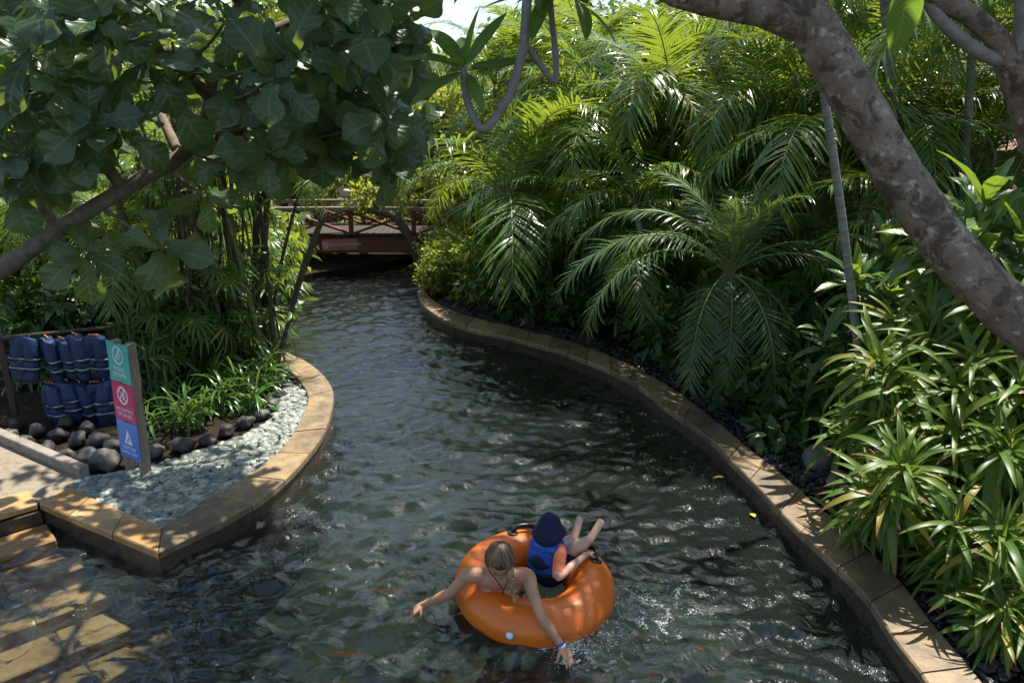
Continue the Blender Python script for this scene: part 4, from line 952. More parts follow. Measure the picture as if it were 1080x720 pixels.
# ------------------------------------------------------------------ footbridge
BY = 17.0
br = tag(empty('footbridge', (-4.2, BY, 0)), 'red brown wooden footbridge with crossed rails over the far bend', 'bridge')
zb = lambda v: at(360, v, BY).z
mb = MB(); NB = 22
xs = np.linspace(-5.2, 5.0, NB + 1); arch = lambda x: .03 - .004 * (x - .4) ** 2
zdeck = zb(259)
for yy, nm in ((0, 'side_beam'), (1.5, 'side_beam')):
    mb = MB()
    for a, b in zip(xs[:-1], xs[1:]): beam(mb, (a, yy, zdeck + arch(a)), (b, yy, zdeck + arch(b)), .10, .37, bev=0)
    mb.build(nm, M['redwood'], br, smooth=False)
mb = MB()
for k in range(70):
    x = -5.1 + k * .145; box(mb, (x, .75, zdeck + arch(x) + .23), (.135, 1.75, .04), None, 0, .005)
mb.build('deck_boards', M['darkwood'], br, smooth=False)
for yy in (0.0, 1.5):
    mb = MB(); 
    for a, b in zip(xs[:-1], xs[1:]): beam(mb, (a, yy, zdeck + arch(a) + .80), (b, yy, zdeck + arch(b) + .80), .14, .07, bev=0)
    mb.build('handrail', M['railwood'], br, smooth=False)
    px = np.linspace(-5.0, 4.8, 8)
    for x in px:
        mb = MB(); beam(mb, (x, yy, zdeck + arch(x) - .1), (x, yy, zdeck + arch(x) + .76), .10, .10, up=(0, 1, 0)); mb.build('post', M['redwood'], br, smooth=False)
    for a, b in zip(px[:-1], px[1:]):
        mb = MB(); beam(mb, (a + .05, yy - .02, zdeck + arch(a) + .25), (b - .05, yy - .02, zdeck + arch(b) + .70), .05, .11, up=(0, 1, 0)); mb.build('brace', M['redwood'], br, smooth=False)
        mb = MB(); beam(mb, (a + .05, yy + .035, zdeck + arch(a) + .70), (b - .05, yy + .035, zdeck + arch(b) + .25), .05, .11, up=(0, 1, 0)); mb.build('brace', M['redwood'], br, smooth=False)
SG = at(358.5, 258, BY - .08); bs = tag(empty('warning_sign', SG), 'faded red and white overhead warning board on the far footbridge', 'sign')
mb = MB(); box(mb, (0, 0, 0), (.80, .02, .26), None, 0, .004); bs.rotation_euler = (0, R(-2.5), 0); mb.build('board', M['signred'], bs, smooth=False)
BX = lambda x, z: Matrix.Translation((x, -.013, z)) @ Matrix.Rotation(PI / 2, 4, 'X')
text_mesh('WATCH YOUR HEAD', .080, BX(.085, .0), M['signpale'], bs)
mb = MB(); n = 24; V = []
for rr in (.062, .082):
    for i in range(n): a = i * 2 * PI / n; V.append((-.325 + math.cos(a) * rr * .75, -.013, math.sin(a) * rr))
mb.add(V, q=[[i, (i + 1) % n, n + (i + 1) % n, n + i] for i in range(n)]); beam(mb, (-.36, -.0135, .04), (-.29, -.0135, -.04), .02, .001, bev=0, up=(0, 1, 0)); mb.build('pictogram', M['signpale'], bs, smooth=False)
# ------------------------------------------------------------------ frond and leaf libraries
AF = [frond_mesh('areca_frond', 2.1, [M['areca'], M['rachis']], n=56, leaf=.60, lw=.034, a0=R(a), bend=R(b), lift=l, droop=d, side=s, base=.12) for a, b, l, d, s in
      ((78, 95, .28, .9, .1), (68, 120, .22, 1.1, -.15), (55, 125, .25, 1.0, .2), (38, 115, .2, 1.2, -.1), (20, 95, .15, 1.1, .1), (60, 150, .3, 1.3, .0))]
DF = [frond_mesh('date_frond', L_, [M['date'], M['rachis']], n=64, leaf=.40, lw=.022, a0=R(a), bend=R(b), lift=.14, droop=d, side=s, base=.10, fwd=(68, 30), stem=.014, taper=.45, bp=p_) for L_, a, b, d, s, p_ in
      ((2.35, 68, 140, .8, .0, 1.1), (2.2, 48, 120, .8, -.06, .9), (1.65, 18, 104, .7, .05, .55), (1.8, 80, 80, .6, .1, 1.25), (2.0, 52, 150, .9, .15, 1.2))]
FL = [leaf_tpl(.39 * s, .235 * s, prof_fiddle, n=12, droop=d, fold=f, wav=.06) for s, d, f in ((1, .7, .14), (1, 1.1, .08), (.85, .4, .2), (1.1, 1.4, .12), (.9, 1.6, .1))]
PL = [leaf_tpl(.36 * s, .10 * s, prof_oval, n=7, droop=d, fold=.10) for s, d in ((1, .5), (.9, .9), (1.05, .25))]
SL = [leaf_tpl(.58 * s, w_ * s, prof_strap, n=8, droop=d, fold=f, wav=.03) for s, d, f, w_ in ((1, 1.2, .14, .056), (1.05, 1.9, .10, .062), (.85, .8, .2, .052), (1, 1.5, .06, .064), (.7, 1.0, .1, .056))]
BL_ = [leaf_tpl(.62 * s, .15 * s, prof_oval, n=8, droop=d, fold=f, wav=.03) for s, d, f in ((1, .7, .14), (1.05, 1.2, .08), (.85, .4, .2))]
LL = [leaf_tpl(.42 * s, .040 * s, prof_strap, n=7, droop=d, fold=.12) for s, d in ((1, 1.0), (1.1, 1.5), (.8, .6))]
XL = [leaf_tpl(1, .42, prof_oval, n=3, droop=d, fold=.12, two=False) for d in (.3, .7)]
NL = [leaf_tpl(1, .22, prof_oval, n=3, droop=d, fold=.1) for d in (.4, .9)]
def rv(): return np.array([rnd.gauss(0, 1), rnd.gauss(0, 1), rnd.gauss(0, 1)])
def leaf_cloud(mb, c, rad, n, size, tpls, up=.4, shell=.45, var=None):
    """n leaves spread through an ellipsoid, denser near its surface"""
    d = nrm(rng.normal(size=(n, 3))); r_ = shell + (1 - shell) * rng.random((n, 1)) ** .6
    P = np.asarray(c) + d * r_ * np.asarray(rad)
    D = nrm(d * .7 + rng.normal(size=(n, 3)) * .6 + [0, 0, -.15]); U = nrm(rng.normal(size=(n, 3)) * .45 + d * .35 + [0, 0, up + .4])
    k = rng.integers(0, len(tpls), n); vv = rng.random(n)
    for i, t in enumerate(tpls):
        m = k == i; inst(mb, t, frames(P[m], D[m], U[m]), size * rng.uniform(.65, 1.2, m.sum()), var=vv[m])
def lumps(k, R_, h, seed):
    r2 = random.Random(seed); out = []
    for i in range(k):
        a = r2.random() * 6.28; rr = R_ * r2.uniform(.1, .85); out.append((math.cos(a) * rr, math.sin(a) * rr, h * r2.uniform(.25, .95), R_ * r2.uniform(.28, .55)))
    return out
# ------------------------------------------------------------------ shrubs
def shrub_mesh(mat, tpls, R_, h, n, size, k, seed):
    mb = MB(); L = lumps(k, R_, h, seed)
    for x, y, z, r_ in L: leaf_cloud(mb, (x, y, z), (r_, r_, r_ * .8), n // k, size, tpls)
    st = MB()
    for x, y, z, r_ in L: tube(st, catmull([(x * .15, y * .15, -.1), (x * .5, y * .5, z * .5), (x, y, z + r_ * .4)], 4), np.linspace(.014, .005, 9), 5)
    return mb.mesh('leaves', mat), st.mesh('stems', M['tree_bark'])
SH = {'shrub': [shrub_mesh(M['shrub'], XL, .75, 1.15, 700, .15, 9, s) for s in (1, 2, 3)],
      'deep': [shrub_mesh(M['deep'], XL, .7, 1.0, 480, .22, 8, s) for s in (4, 5, 6)],
      'fine': [shrub_mesh(M['shrub'], NL, .8, 1.5, 1100, .15, 10, s) for s in (7, 8)],
      'sunny': [shrub_mesh(M['bright'], XL, .9, 1.6, 1100, .13, 12, s) for s in (9, 10)]}
def shrub(kind, p, s, label, group, name='leafy_shrub', cat='shrub', sz=1.):
    r_ = empty(name, (p[0], p[1], KZ - .07), rnd.random() * 6.28, label, cat, group); r_.scale = (s, s, s * sz)
    a, b = rnd.choice(SH[kind]); inst_obj('leaves', a, r_); inst_obj('stems', b, r_); return r_
def bank(f, d):
    """point d metres behind the right kerb at fraction f of its length from the bridge end"""
    C = RI[:15]; L = np.concatenate([[0], np.cumsum(np.linalg.norm(np.diff(C, axis=0), axis=1))]); s = f * L[-1]
    p = np.array([np.interp(s, L, C[:, k]) for k in range(3)]); q = np.array([np.interp(s + .2, L, C[:, k]) for k in range(3)]); t = nrm(q - p)
    n_ = np.array([-t[1], t[0], 0]); return p + (n_ if n_[0] > 0 else -n_) * d
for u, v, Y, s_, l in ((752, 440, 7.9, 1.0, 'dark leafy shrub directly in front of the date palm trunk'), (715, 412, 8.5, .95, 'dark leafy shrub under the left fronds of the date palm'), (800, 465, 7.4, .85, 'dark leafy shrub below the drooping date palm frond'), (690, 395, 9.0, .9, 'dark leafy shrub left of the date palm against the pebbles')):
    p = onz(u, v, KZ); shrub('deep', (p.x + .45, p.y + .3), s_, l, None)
# low planting right behind the right kerb
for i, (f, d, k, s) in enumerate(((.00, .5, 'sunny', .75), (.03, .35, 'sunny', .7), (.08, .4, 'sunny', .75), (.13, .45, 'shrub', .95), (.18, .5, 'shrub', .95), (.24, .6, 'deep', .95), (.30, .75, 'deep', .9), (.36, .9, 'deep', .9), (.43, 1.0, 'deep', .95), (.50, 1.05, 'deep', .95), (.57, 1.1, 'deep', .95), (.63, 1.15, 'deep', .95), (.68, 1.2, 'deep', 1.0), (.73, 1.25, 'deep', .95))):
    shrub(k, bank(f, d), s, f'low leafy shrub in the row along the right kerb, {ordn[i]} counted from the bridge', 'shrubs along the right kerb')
for i, (f, d, k, s) in enumerate(((.02, 1.6, 'sunny', 1.15), (.10, 1.5, 'sunny', 1.15), (.20, 1.7, 'shrub', 1.4), (.30, 1.9, 'shrub', 1.35), (.40, 2.1, 'fine', 1.2), (.50, 2.3, 'shrub', 1.35), (.60, 2.2, 'deep', 1.6), (.68, 2.2, 'deep', 1.6), (.76, 2.3, 'shrub', 1.4), (.84, 2.6, 'shrub', 1.5), (.93, 2.8, 'shrub', 1.5))):
    shrub(k, bank(f, d), s, f'taller leafy shrub in the second row behind the right kerb, {ordn[i]} counted from the bridge', 'second row shrubs on the right bank')
for i, (f, d, s) in enumerate(((.0, 3.0, 1.5), (.15, 3.2, 1.7), (.3, 3.6, 1.8), (.45, 4., 1.8), (.6, 4., 1.8), (.72, 4.2, 1.9), (.85, 4.4, 1.9), (.97, 4.6, 1.9))):
    shrub('fine', bank(f, d), s, f'tall fine leaved bush among the right bank palm stems, {ordn[i]} from the bridge', 'bushes among the right palms')
# ------------------------------------------------------------------ palms
def palm_crown(root, top, fr, n, phi0, scale, tmin=0, tmax=None, name='frond', tilt=0.):
    for k in range(n):
        f = k / max(1, n - 1); idx = min(len(fr) - 1, int(f * len(fr)))
        inst_obj(name, fr[idx], root, top, (R(rnd.uniform(-8, 8) + tilt * f), R(rnd.uniform(-6, 6)), phi0 + k * 2.39996 + rnd.gauss(0, .2)), (scale * rnd.uniform(.85, 1.12),) * 3)
def areca(p, stems, h, nf, sc_, label, spread=.3, lean=.45, smat='areca_stem', sr=.032, frs=AF):
    root = empty('areca_palm', (p[0], p[1], KZ - .07), 0, label, 'palm', 'feathery areca palms on the right bank')
    for k in range(stems):
        a = k * 6.28 / stems + rnd.random(); b = np.array([math.cos(a) * spread, math.sin(a) * spread, -.1]) * (stems > 1); hh = h * rnd.uniform(.6, 1.08)
        ld = np.array([math.cos(a), math.sin(a), 0]) * lean * hh * .35 * (stems > 1)
        top = b + ld + [0, 0, hh]
        mb = MB(); tube(mb, catmull([b, b + ld * .3 + [0, 0, hh * .5], top], 8), np.linspace(sr * 1.15, sr * .8, 17), 8); mb.build('stem', M[smat], root)
        mb = MB(); tube(mb, [top - [0, 0, .05], top + [0, 0, .25], top + [0, 0, .5]], [sr * 1.25, sr * 1.2, sr * .6], 8); mb.build('crownshaft', M['cane'], root)
        palm_crown(root, tuple(top + [0, 0, .42]), frs, nf + 1, rnd.random() * 6.28, sc_ * 1.25)
    return root
areca((2.2, 12.6), 4, 2.6, 7, 1.0, 'wide areca palm clump at the middle of the right bank, left of the date palm')
areca((1.2, 14.0), 3, 2.4, 6, .9, 'areca palm clump standing over the bright shrubs left of centre')
areca((4.0, 11.6), 4, 2.9, 7, 1.0, 'areca palm clump rising right behind the big date palm')
areca((3.0, 15.2), 4, 3.8, 7, 1.1, 'tall areca palm clump in the second row above the middle of the picture')
areca((5.3, 12.2), 3, 3.6, 7, 1.1, 'areca palm clump behind the date palm to its right')
areca((8.0, 9.9), 4, 3.0, 7, 1.05, 'areca palm clump behind the leaning plumeria trunk')
areca((5.0, 16.5), 3, 4.6, 7, 1.15, 'far tall areca palm behind the middle of the right bank')
areca((6.5, 14.2), 3, 4.0, 7, 1.15, 'areca palm clump before the left end of the tiled roof')
areca((8.4, 14.0), 3, 3.4, 7, 1.0, 'areca palm clump directly before the tiled roof at upper right')
areca((1.6, 18.0), 3, 3.8, 7, 1.05, 'far areca palm just right of the white sky gap')
areca((.3, 17.3), 3, 4.3, 7, 1.0, 'tall areca palm right of the white sky gap behind the hanging plumeria twig')
areca((2.3, 17.0), 3, 4.4, 7, 1.0, 'tall layered areca palm at the top centre of the picture')
areca((.2, 20.5), 3, 3.0, 7, .95, 'distant areca palm beyond the bright bushes near the bridge')
areca((9.0, 9.2), 3, 3.2, 7, 1.1, 'areca palm clump at the right edge behind the plumeria')
areca((4.9, 9.0), 3, 1.5, 6, .8, 'short areca palm right of the date palm under the slender trunks')
areca((1.5, 11.6), 3, 1.2, 6, .85, 'short young areca palm leaning over the kerb left of the date palm')
areca((4.7, 10.4), 2, 3.3, 6, 1.1, 'tall areca palm with fronds hanging over the date palm at top centre right', lean=.6)
areca((6.3, 8.8), 2, 3.9, 6, 1.1, 'areca palm whose fronds hang at the top behind the plumeria trunk', lean=.3)
areca((.6, 12.4), 2, 2.4, 7, 1.0, 'areca palm arching over the river at the centre of the picture', lean=.8)
areca((7.6, 17.5), 3, 5.0, 7, 1.2, 'tallest far areca palm behind the roof line')
def slender(u0, v0, u1, v1, Y, h_extra, label, r_=.04, nf=8):
    b = np.array(at(u0, v0, Y)); t_ = np.array(at(u1, v1, Y)); d = (t_ - b) / (t_[2] - b[2])
    base = b - d * (b[2] - KZ + .1); top = t_ + d * h_extra
    root = empty('slender_palm', tuple(base), 0, label, 'palm', 'slender grey palm trunks'); mid = (base + top) / 2 + np.array([.05, 0, 0])
    mb = MB(); tube(mb, catmull([base - base, mid - base, top - base], 10), np.linspace(r_ * 1.15, r_ * .9, 21), 10); mb.build('trunk', M['palm_stem'], root)
    palm_crown(root, tuple(top - base), AF, nf, rnd.random() * 6, .85); return root
slender(902, 370, 868, 130, 6.7, 2.2, 'slender pale grey palm trunk right of the date palm, nearly reaching its lower leaves', .036)
slender(942, 160, 936, 60, 9.5, 1.0, 'straight grey ringed palm trunk just right of the leaning plumeria trunk', .062)
slender(858, 235, 848, 165, 11., 1.6, 'thin palm trunk left of the pale slender one', .045)
slender(1012, 190, 1020, 90, 9.6, 1.5, 'brownish palm trunk between the plumeria leaf and the right forked tree', .05)
slender(893, 250, 890, 170, 10.4, 2.2, 'darker thin palm trunk close beside the pale slender one', .035)
slender(690, 330, 676, 255, 10.4, .5, 'short thin palm trunk under the left fronds of the date palm', .04, 6)
# the big date palm
DP = np.array(at(768, 300, 8.3)); dpr = empty('date_palm', (DP[0], DP[1], KZ - .07), 0, 'large pygmy date palm with drooping fronds and a brown fibre skirt over the right kerb', 'palm'); cz = DP[2] - KZ + .07
mb = MB(); tube(mb, [(0.1, .1, -.1), (.05, .05, cz * .5), (0, 0, cz - .1), (0, 0, cz + .15)], [.12, .10, .11, .07], 14, rough=.06); mb.build('trunk', M['tree_bark'], dpr)
mb = MB()
for k in range(170):
    a = rnd.random() * 6.28; el = rnd.uniform(-.95, .1); d = np.array([math.cos(a) * math.cos(el * 1.5), math.sin(a) * math.cos(el * 1.5), math.sin(el * 1.5)])
    inst(mb, leaf_tpl(.34, .016, prof_leaflet, 3, droop=.7, two=True), frames(np.array([d[0] * .09, d[1] * .09, cz - .10 + rnd.uniform(-.22, .1)]), d, [0, 0, 1]), rnd.uniform(.6, 1.1))
mb.build('fibre_skirt', M['skirt'], dpr)
def dfrond(idx, dx, dy, s, tilt=0., roll=0.): inst_obj('frond', DF[idx], dpr, (0, 0, cz + .1), (R(tilt), R(roll), math.atan2(-dx, dy)), (s,) * 3)
for a in ((2, .42, -1, 1.02, -4, 0), (1, -1, -.35, 1.0, 0, 10), (0, -1, .12, 1.0, 0, 0), (1, 1, -.45, .9, 0, 0), (2, 1, -.6, 1.0, -4, 0), (0, .9, .4, .9, 0, 0), (2, -.7, -.8, .95, 0, 8), (3, .3, -.4, .8, 0, 0), (3, -.4, .3, .9, 0, 0), (0, -.3, 1, .9, 0, 0), (0, .5, 1, .9, 0, 0),
          (4, -.8, .6, 1.0, 0, 0), (1, 1, .1, .95, 4, 0), (3, .5, .4, .85, 0, 0), (3, -.1, -.5, .7, 6, 0), (1, -.95, -.1, 1.05, 10, -8), (2, -.15, -1, .85, -8, 0), (0, .2, .7, .95, 10, 0)): dfrond(*a)
mb = MB()
for k in range(5):
    a = -1.2 + k * .5; P = [(0, 0, cz), (math.sin(a) * .12, -.12, cz + .28), (math.sin(a) * .32, -.3, cz + .35 + .05 * k)]
    tube(mb, catmull(P, 5), .008, 5)
mb.build('flower_stalk', M['rachis'], dpr)
# ------------------------------------------------------------------ strap leaf bed at lower right
def strap_plant(p, heads, label, sc_=1., name='strap_leaf_plant', group='strap leaf plants at lower right', mats='strap', tpls=SL, nl=38, cat='plant', lean=(-.32, -.38)):
    root = empty(name, (p[0], p[1], KZ - .07), 0, label, cat, group); lf, st = MB(), MB()
    for (hx, hy, hz) in heads:
        b = np.array([hx * .4, hy * .4, -.1]); top = np.array([hx, hy, hz]); tube(st, catmull([b, (b + top) / 2 + [0, 0, .1], top], 5), np.linspace(.018, .012, 11), 6)
        ax = nrm(np.array([hx * .5 + lean[0], hy * .5 + lean[1], 1.]))
        for lv, (ea, eb, kk) in enumerate(((1.25, .3, nl // 2), (.5, -.35, nl // 2))):
            rosette(lf, top - ax * (.10 * lv) * sc_, ax, tpls, kk, ea, eb, (.6 * sc_, 1.18 * sc_), .012, .16 * sc_)
    st.build('stems', M['cane'], root); lf.build('leaves', M[mats], root); return root
def heads(n, r_, h0, h1):
    return [(rnd.uniform(-r_, r_), rnd.uniform(-r_, r_), rnd.uniform(h0, h1)) for _ in range(n)]
SPL_ = [(955, 480, 4.85, .95, 'bright strap leaf plant leaning over the kerb at the left front of the mass'), (1010, 540, 4.5, .80, 'glossy strap leaf plant right above the sunlit kerb'), (1060, 560, 4.3, .85, 'strap leaf plant at the right edge low in the picture'), (1010, 440, 5.0, 1.0, 'glossy strap leaf plant in the middle of the lower right mass'),
        (1068, 460, 4.7, 1.0, 'glossy strap leaf plant at the right edge in the middle of the mass'), (965, 400, 5.4, 1.0, 'yellow tipped strap leaf plant at the upper left of the lower right mass'), (1030, 370, 5.3, 1.0, 'strap leaf plant directly below the plumeria trunk'), (1085, 400, 5.0, 1.0, 'strap leaf plant at the right edge below the trunk'), (1062, 630, 4.05, .7, 'lowest strap leaf plant in the bottom right corner'), (1085, 650, 4.0, .8, 'strap leaf plant cut by the bottom right corner of the picture'),
        (985, 330, 5.9, 1., 'highest strap leaf plant left of where the trunk crosses'), (920, 430, 5.7, .9, 'dim strap leaf plant at the left end of the mass behind the grey rocks'), (1075, 300, 5.4, 1., 'strap leaf plant at the right edge above the trunk')]
for u, v, Y, s, l in SPL_:
    p = at(u, v, Y); base = np.array([p.x + .18, p.y + .12]); hz = p.z - KZ
    H_ = [(-.18, -.12, hz)] + [(rnd.uniform(-.35, .30), rnd.uniform(-.25, .3), max(.25, hz + rnd.uniform(-.42, .12))) for _ in range(6)]
    strap_plant(base, H_, l, s * .88)
KP = at(897, 560, 5.25); strap_plant((KP.x + .12, KP.y + .05), [(-.1, -.03, .22), (.05, .1, .3)], 'small bright strap leaf plant spilling onto the right kerb', .68, nl=22, group=None)
# broad leaf cordylines
for u, v, Y, s, n, l in ((1040, 205, 6.2, 1.0, 3, 'dark green broad leaf plant above the trunk at the right edge'), (1000, 235, 6.6, .9, 2, 'broad leaf plant left of the big one behind the trunk'), (905, 285, 6.9, .75, 3, 'broad leaf plant with browned tips beside the pale slender palm trunk'), (880, 350, 7.0, .7, 2, 'shaded broad leaf plant under the browned one'), (1080, 245, 5.9, .9, 2, 'broad leaf plant cut by the right edge of the picture'), (935, 250, 7.4, .8, 2, 'broad leaf plant just below the trunk crossing'), (850, 420, 7.2, .6, 3, 'low broad leaf plant between the grey rocks and the drooping frond')):
    p = at(u, v, Y); hz = p.z - KZ; H_ = [(0, 0, hz)] + [(rnd.uniform(-.3, .3), rnd.uniform(-.25, .3), max(.2, hz - rnd.uniform(.1, .55))) for _ in range(n - 1)]
    strap_plant((p.x, p.y), H_, l, s, 'broad_leaf_plant', 'broad leaf plants of the right bank', 'broad', BL_, 18, lean=(-.1, -.2))
# ------------------------------------------------------------------ left bank planting
LLs = [(196, 452, 7.7), (222, 440, 8.0), (246, 428, 8.3), (268, 416, 8.6), (178, 430, 8.3), (206, 418, 8.6), (232, 404, 9.0), (262, 396, 9.4), (168, 455, 7.6), (284, 402, 9.1), (252, 440, 8.1)]
for i, (u, v, Y) in enumerate(LLs):
    p = onz(u, v, KZ); strap_plant((p.x, p.y + .25), heads(4, .2, .12, .38), f'green lily tuft behind the boulders right of the sign, {ordn[i]} of the drift', .78, 'lily_plant', 'lily tufts behind the left boulders', 'lily', LL, 16, lean=(0, -.1))
for i, (u, v, Y, l) in enumerate(((150, 345, 8.6, 'leafy rosette plant just behind the top of the sign post'), (175, 350, 8.9, 'leafy rosette plant right of the sign post top'), (20, 400, 9.0, 'dark leafy plant left of the vest rack'), (120, 330, 9.4, 'leafy plant above the right end of the vest rack'))):
    p = at(u, v, Y); strap_plant((p.x, p.y), [(rnd.uniform(-.3, .3), rnd.uniform(-.2, .2), max(.3, p.z - KZ + rnd.uniform(-.5, .1))) for _ in range(5)], l, .8, 'rosette_plant', 'rosette plants by the vest rack', 'lily', LL, 18)
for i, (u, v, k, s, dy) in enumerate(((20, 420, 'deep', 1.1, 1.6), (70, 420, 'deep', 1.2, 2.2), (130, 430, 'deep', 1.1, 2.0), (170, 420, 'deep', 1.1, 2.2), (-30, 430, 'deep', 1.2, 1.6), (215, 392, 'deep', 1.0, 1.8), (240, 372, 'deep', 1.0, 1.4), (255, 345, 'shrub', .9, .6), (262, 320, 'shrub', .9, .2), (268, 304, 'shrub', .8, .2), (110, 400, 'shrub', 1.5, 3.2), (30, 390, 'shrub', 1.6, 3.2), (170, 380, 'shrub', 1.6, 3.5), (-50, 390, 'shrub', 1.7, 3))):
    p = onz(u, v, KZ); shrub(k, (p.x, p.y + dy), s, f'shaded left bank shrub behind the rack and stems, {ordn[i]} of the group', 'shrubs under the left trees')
# clump of tall dark stems with hanging roots
CP = onz(215, 405, KZ); cl = empty('stem_clump_palm', (CP.x, CP.y + .9, KZ - .07), 0, 'clump of tall thin dark stems and hanging roots rising behind the lilies on the left', 'palm clump')
for k in range(38):
    a = rnd.random() * 6.28; r_ = rnd.random() ** .5; b = np.array([math.cos(a) * r_ * .85, math.sin(a) * r_ * .6, -.1]); h = rnd.uniform(2.2, 4.2); t_ = b * rnd.uniform(.9, 1.5) + [rnd.gauss(0, .35), rnd.gauss(0, .2), h]
    mb = MB(); m_ = (b + t_) / 2 + [rnd.gauss(0, .1), rnd.gauss(0, .1), 0]; w_ = rnd.choice((.012, .016, .022, .03, .042))
    tube(mb, catmull([b, m_, t_], 6), np.linspace(w_ * 1.2, w_ * .8, 13), 6); mb.build('stem', rnd.choice([M['root'], M['root'], M['tree_bark'], M['areca_stem']]), cl)
    if k % 3 == 0: palm_crown(cl, tuple(t_), AF, 5, rnd.random() * 6, .62)
mb = MB()
for k in range(70):
    a = rnd.random() * 6.28; p0 = np.array([math.cos(a) * rnd.uniform(.2, .9), math.sin(a) * .5, rnd.uniform(1.4, 2.8)]); q0 = p0 + [rnd.gauss(0, .15), rnd.gauss(0, .1), -rnd.uniform(.8, 1.6)]
    tube(mb, catmull([p0, (p0 + q0) / 2 + [rnd.gauss(0, .05), 0, 0], q0], 4), .006, 4)
mb.build('hanging_roots', M['root'], cl)
mb = MB()
for k in range(190):
    a = rnd.random() * 6.28; rosette(mb, (math.cos(a) * rnd.uniform(.5, 1.1), -abs(math.sin(a)) * .75 + .15, rnd.uniform(.3, 3.2)), rv() * .4 + [0, 0, .6], BL_[:2], 4, .5, -.5, (.18, .42), .03)
mb.build('climbing_leaves', M['broad'], cl)
# fan leaved lady palms over the far left kerb
def fan_mesh(seed):
    mb = MB(); r2 = random.Random(seed); t_ = [leaf_tpl(.36, .034, prof_strap, 5, droop=d, fold=.1) for d in (.7, 1.1)]
    for k in range(11):
        a = R(-105 + 21 * k); inst(mb, r2.choice(t_), frames([0, .02, 0], [math.sin(a), math.cos(a), .12], [0, -.2, 1]), .75 + .3 * math.cos(a * .6))
    return mb.mesh('fan_leaf', M['shrub'])
FM = [fan_mesh(i) for i in range(3)]
for i, (u, v, Y, n, l) in enumerate(((268, 268, 11.0, 40, 'bright lady palm with fan leaves hanging toward the bridge'), (250, 320, 10.4, 34, 'lady palm with fan leaves beside the far left kerb'), (235, 230, 12., 38, 'lady palm rising behind the stem clump'), (205, 300, 9.4, 34, 'shaded lady palm in front of the stem clump'), (285, 235, 14.5, 30, 'small far lady palm left of the bridge end'))):
    p = at(u, v, Y); root = empty('lady_palm', (p.x, p.y, KZ - .07), 0, l, 'palm', 'lady palms on the left bank'); hz = p.z - KZ
    st = MB()
    for k in range(n):
        a = rnd.random() * 6.28; rr = rnd.uniform(.1, .55); z_ = hz * rnd.uniform(.25, 1.15); c = np.array([math.cos(a) * rr * .6, math.sin(a) * rr * .6, z_]); e_ = c + [math.cos(a) * .28, math.sin(a) * .28, .18]
        tube(st, [c * [.3, .3, 1] - [0, 0, .3], c, e_], [.007, .005, .003], 4)
        inst_obj('fan_leaf', FM[k % 3], root, tuple(e_), (R(rnd.uniform(-50, 10)), R(rnd.uniform(-15, 15)), a - PI / 2), (rnd.uniform(.8, 1.15),) * 3)
    for k in range(7): tube(st, [(rnd.gauss(0, .12), rnd.gauss(0, .12), -.1), (rnd.gauss(0, .1), rnd.gauss(0, .1), hz * .95)], .014, 6)
    st.build('canes', M['cane'], root)
# fern like fronds in the shade above the rack
for i, (u, v, Y, h, s, l) in enumerate(((125, 250, 9.8, 0, .75, 'fern like palm with a hanging frond between the fig bough and the sign'), (40, 250, 11., 0, .9, 'palm with backlit fronds above the vest rack'), (170, 200, 12., 0, .9, 'palm whose fronds show behind the fig bough'))):
    p = at(u, v, Y); root = empty('feather_palm', (p.x, p.y, KZ - .07), 0, l, 'palm', 'feathery palms behind the fig tree'); hz = p.z - KZ
    mb = MB(); tube(mb, [(0, 0, -.1), (.05, 0, hz * .5), (0, 0, hz)], [.05, .045, .04], 8); mb.build('trunk', M['areca_stem'], root); palm_crown(root, (0, 0, hz), AF, 11, rnd.random() * 6, s)
def merge(a, b):
    a.v += b.v; a.uv += b.uv; a.var += b.var; a.q += [x + a.n for x in b.q]; a.t += [x + a.n for x in b.t]; a.qm += b.qm; a.tm += b.tm; a.n += b.n
# ------------------------------------------------------------------ fig tree (left foreground)
def pa(l): return [np.array(at(u, v, Y)) for u, v, Y in l]
FT = np.array([-5.7, 6.4, KZ - .1]); fig = empty('fig_tree', tuple(FT), 0, 'big fiddle leaf fig tree reaching over the left bank with large dark leaves', 'tree')
main = [FT, np.array([-5.3, 5.7, 1.2]), np.array([-4.5, 5.05, 1.95])] + pa([(-60, 322, 4.6), (0, 285, 4.8), (60, 243, 5.0), (130, 200, 5.2), (190, 165, 5.4), (215, 142, 5.5)])
mb = MB(); C = catmull(main, 8); tube(mb, C - FT, np.interp(np.linspace(0, 1, len(C)), [0, .35, 1], [.14, .062, .047]), 12, rough=.04); mb.build('trunk', M['fig_bark'], fig)
limbs = [pa([(213, 146, 5.5), (222, 100, 5.6), (232, 60, 5.7), (252, 0, 5.8), (262, -70, 6.0), (290, -160, 6.2)]), pa([(214, 148, 5.5), (245, 140, 5.7), (300, 128, 6.1), (350, 110, 6.5), (395, 85, 6.9)]), pa([(222, 105, 5.6), (180, 60, 5.3), (130, 30, 5.1), (80, -20, 5.0), (30, -90, 4.9)]),
         pa([(130, 200, 5.2), (95, 150, 5.0), (60, 100, 4.9), (20, 50, 4.8), (-20, -20, 4.8)]), pa([(232, 60, 5.7), (290, 30, 6.0), (345, 5, 6.4), (400, -40, 6.8)]), pa([(60, 243, 5.0), (30, 190, 5.3), (0, 150, 5.6), (-40, 110, 5.8)]), pa([(190, 165, 5.4), (165, 110, 5.8), (150, 60, 6.2), (140, 0, 6.6)]), pa([(250, 0, 5.8), (240, -120, 5.2), (225, -220, 4.7)])]
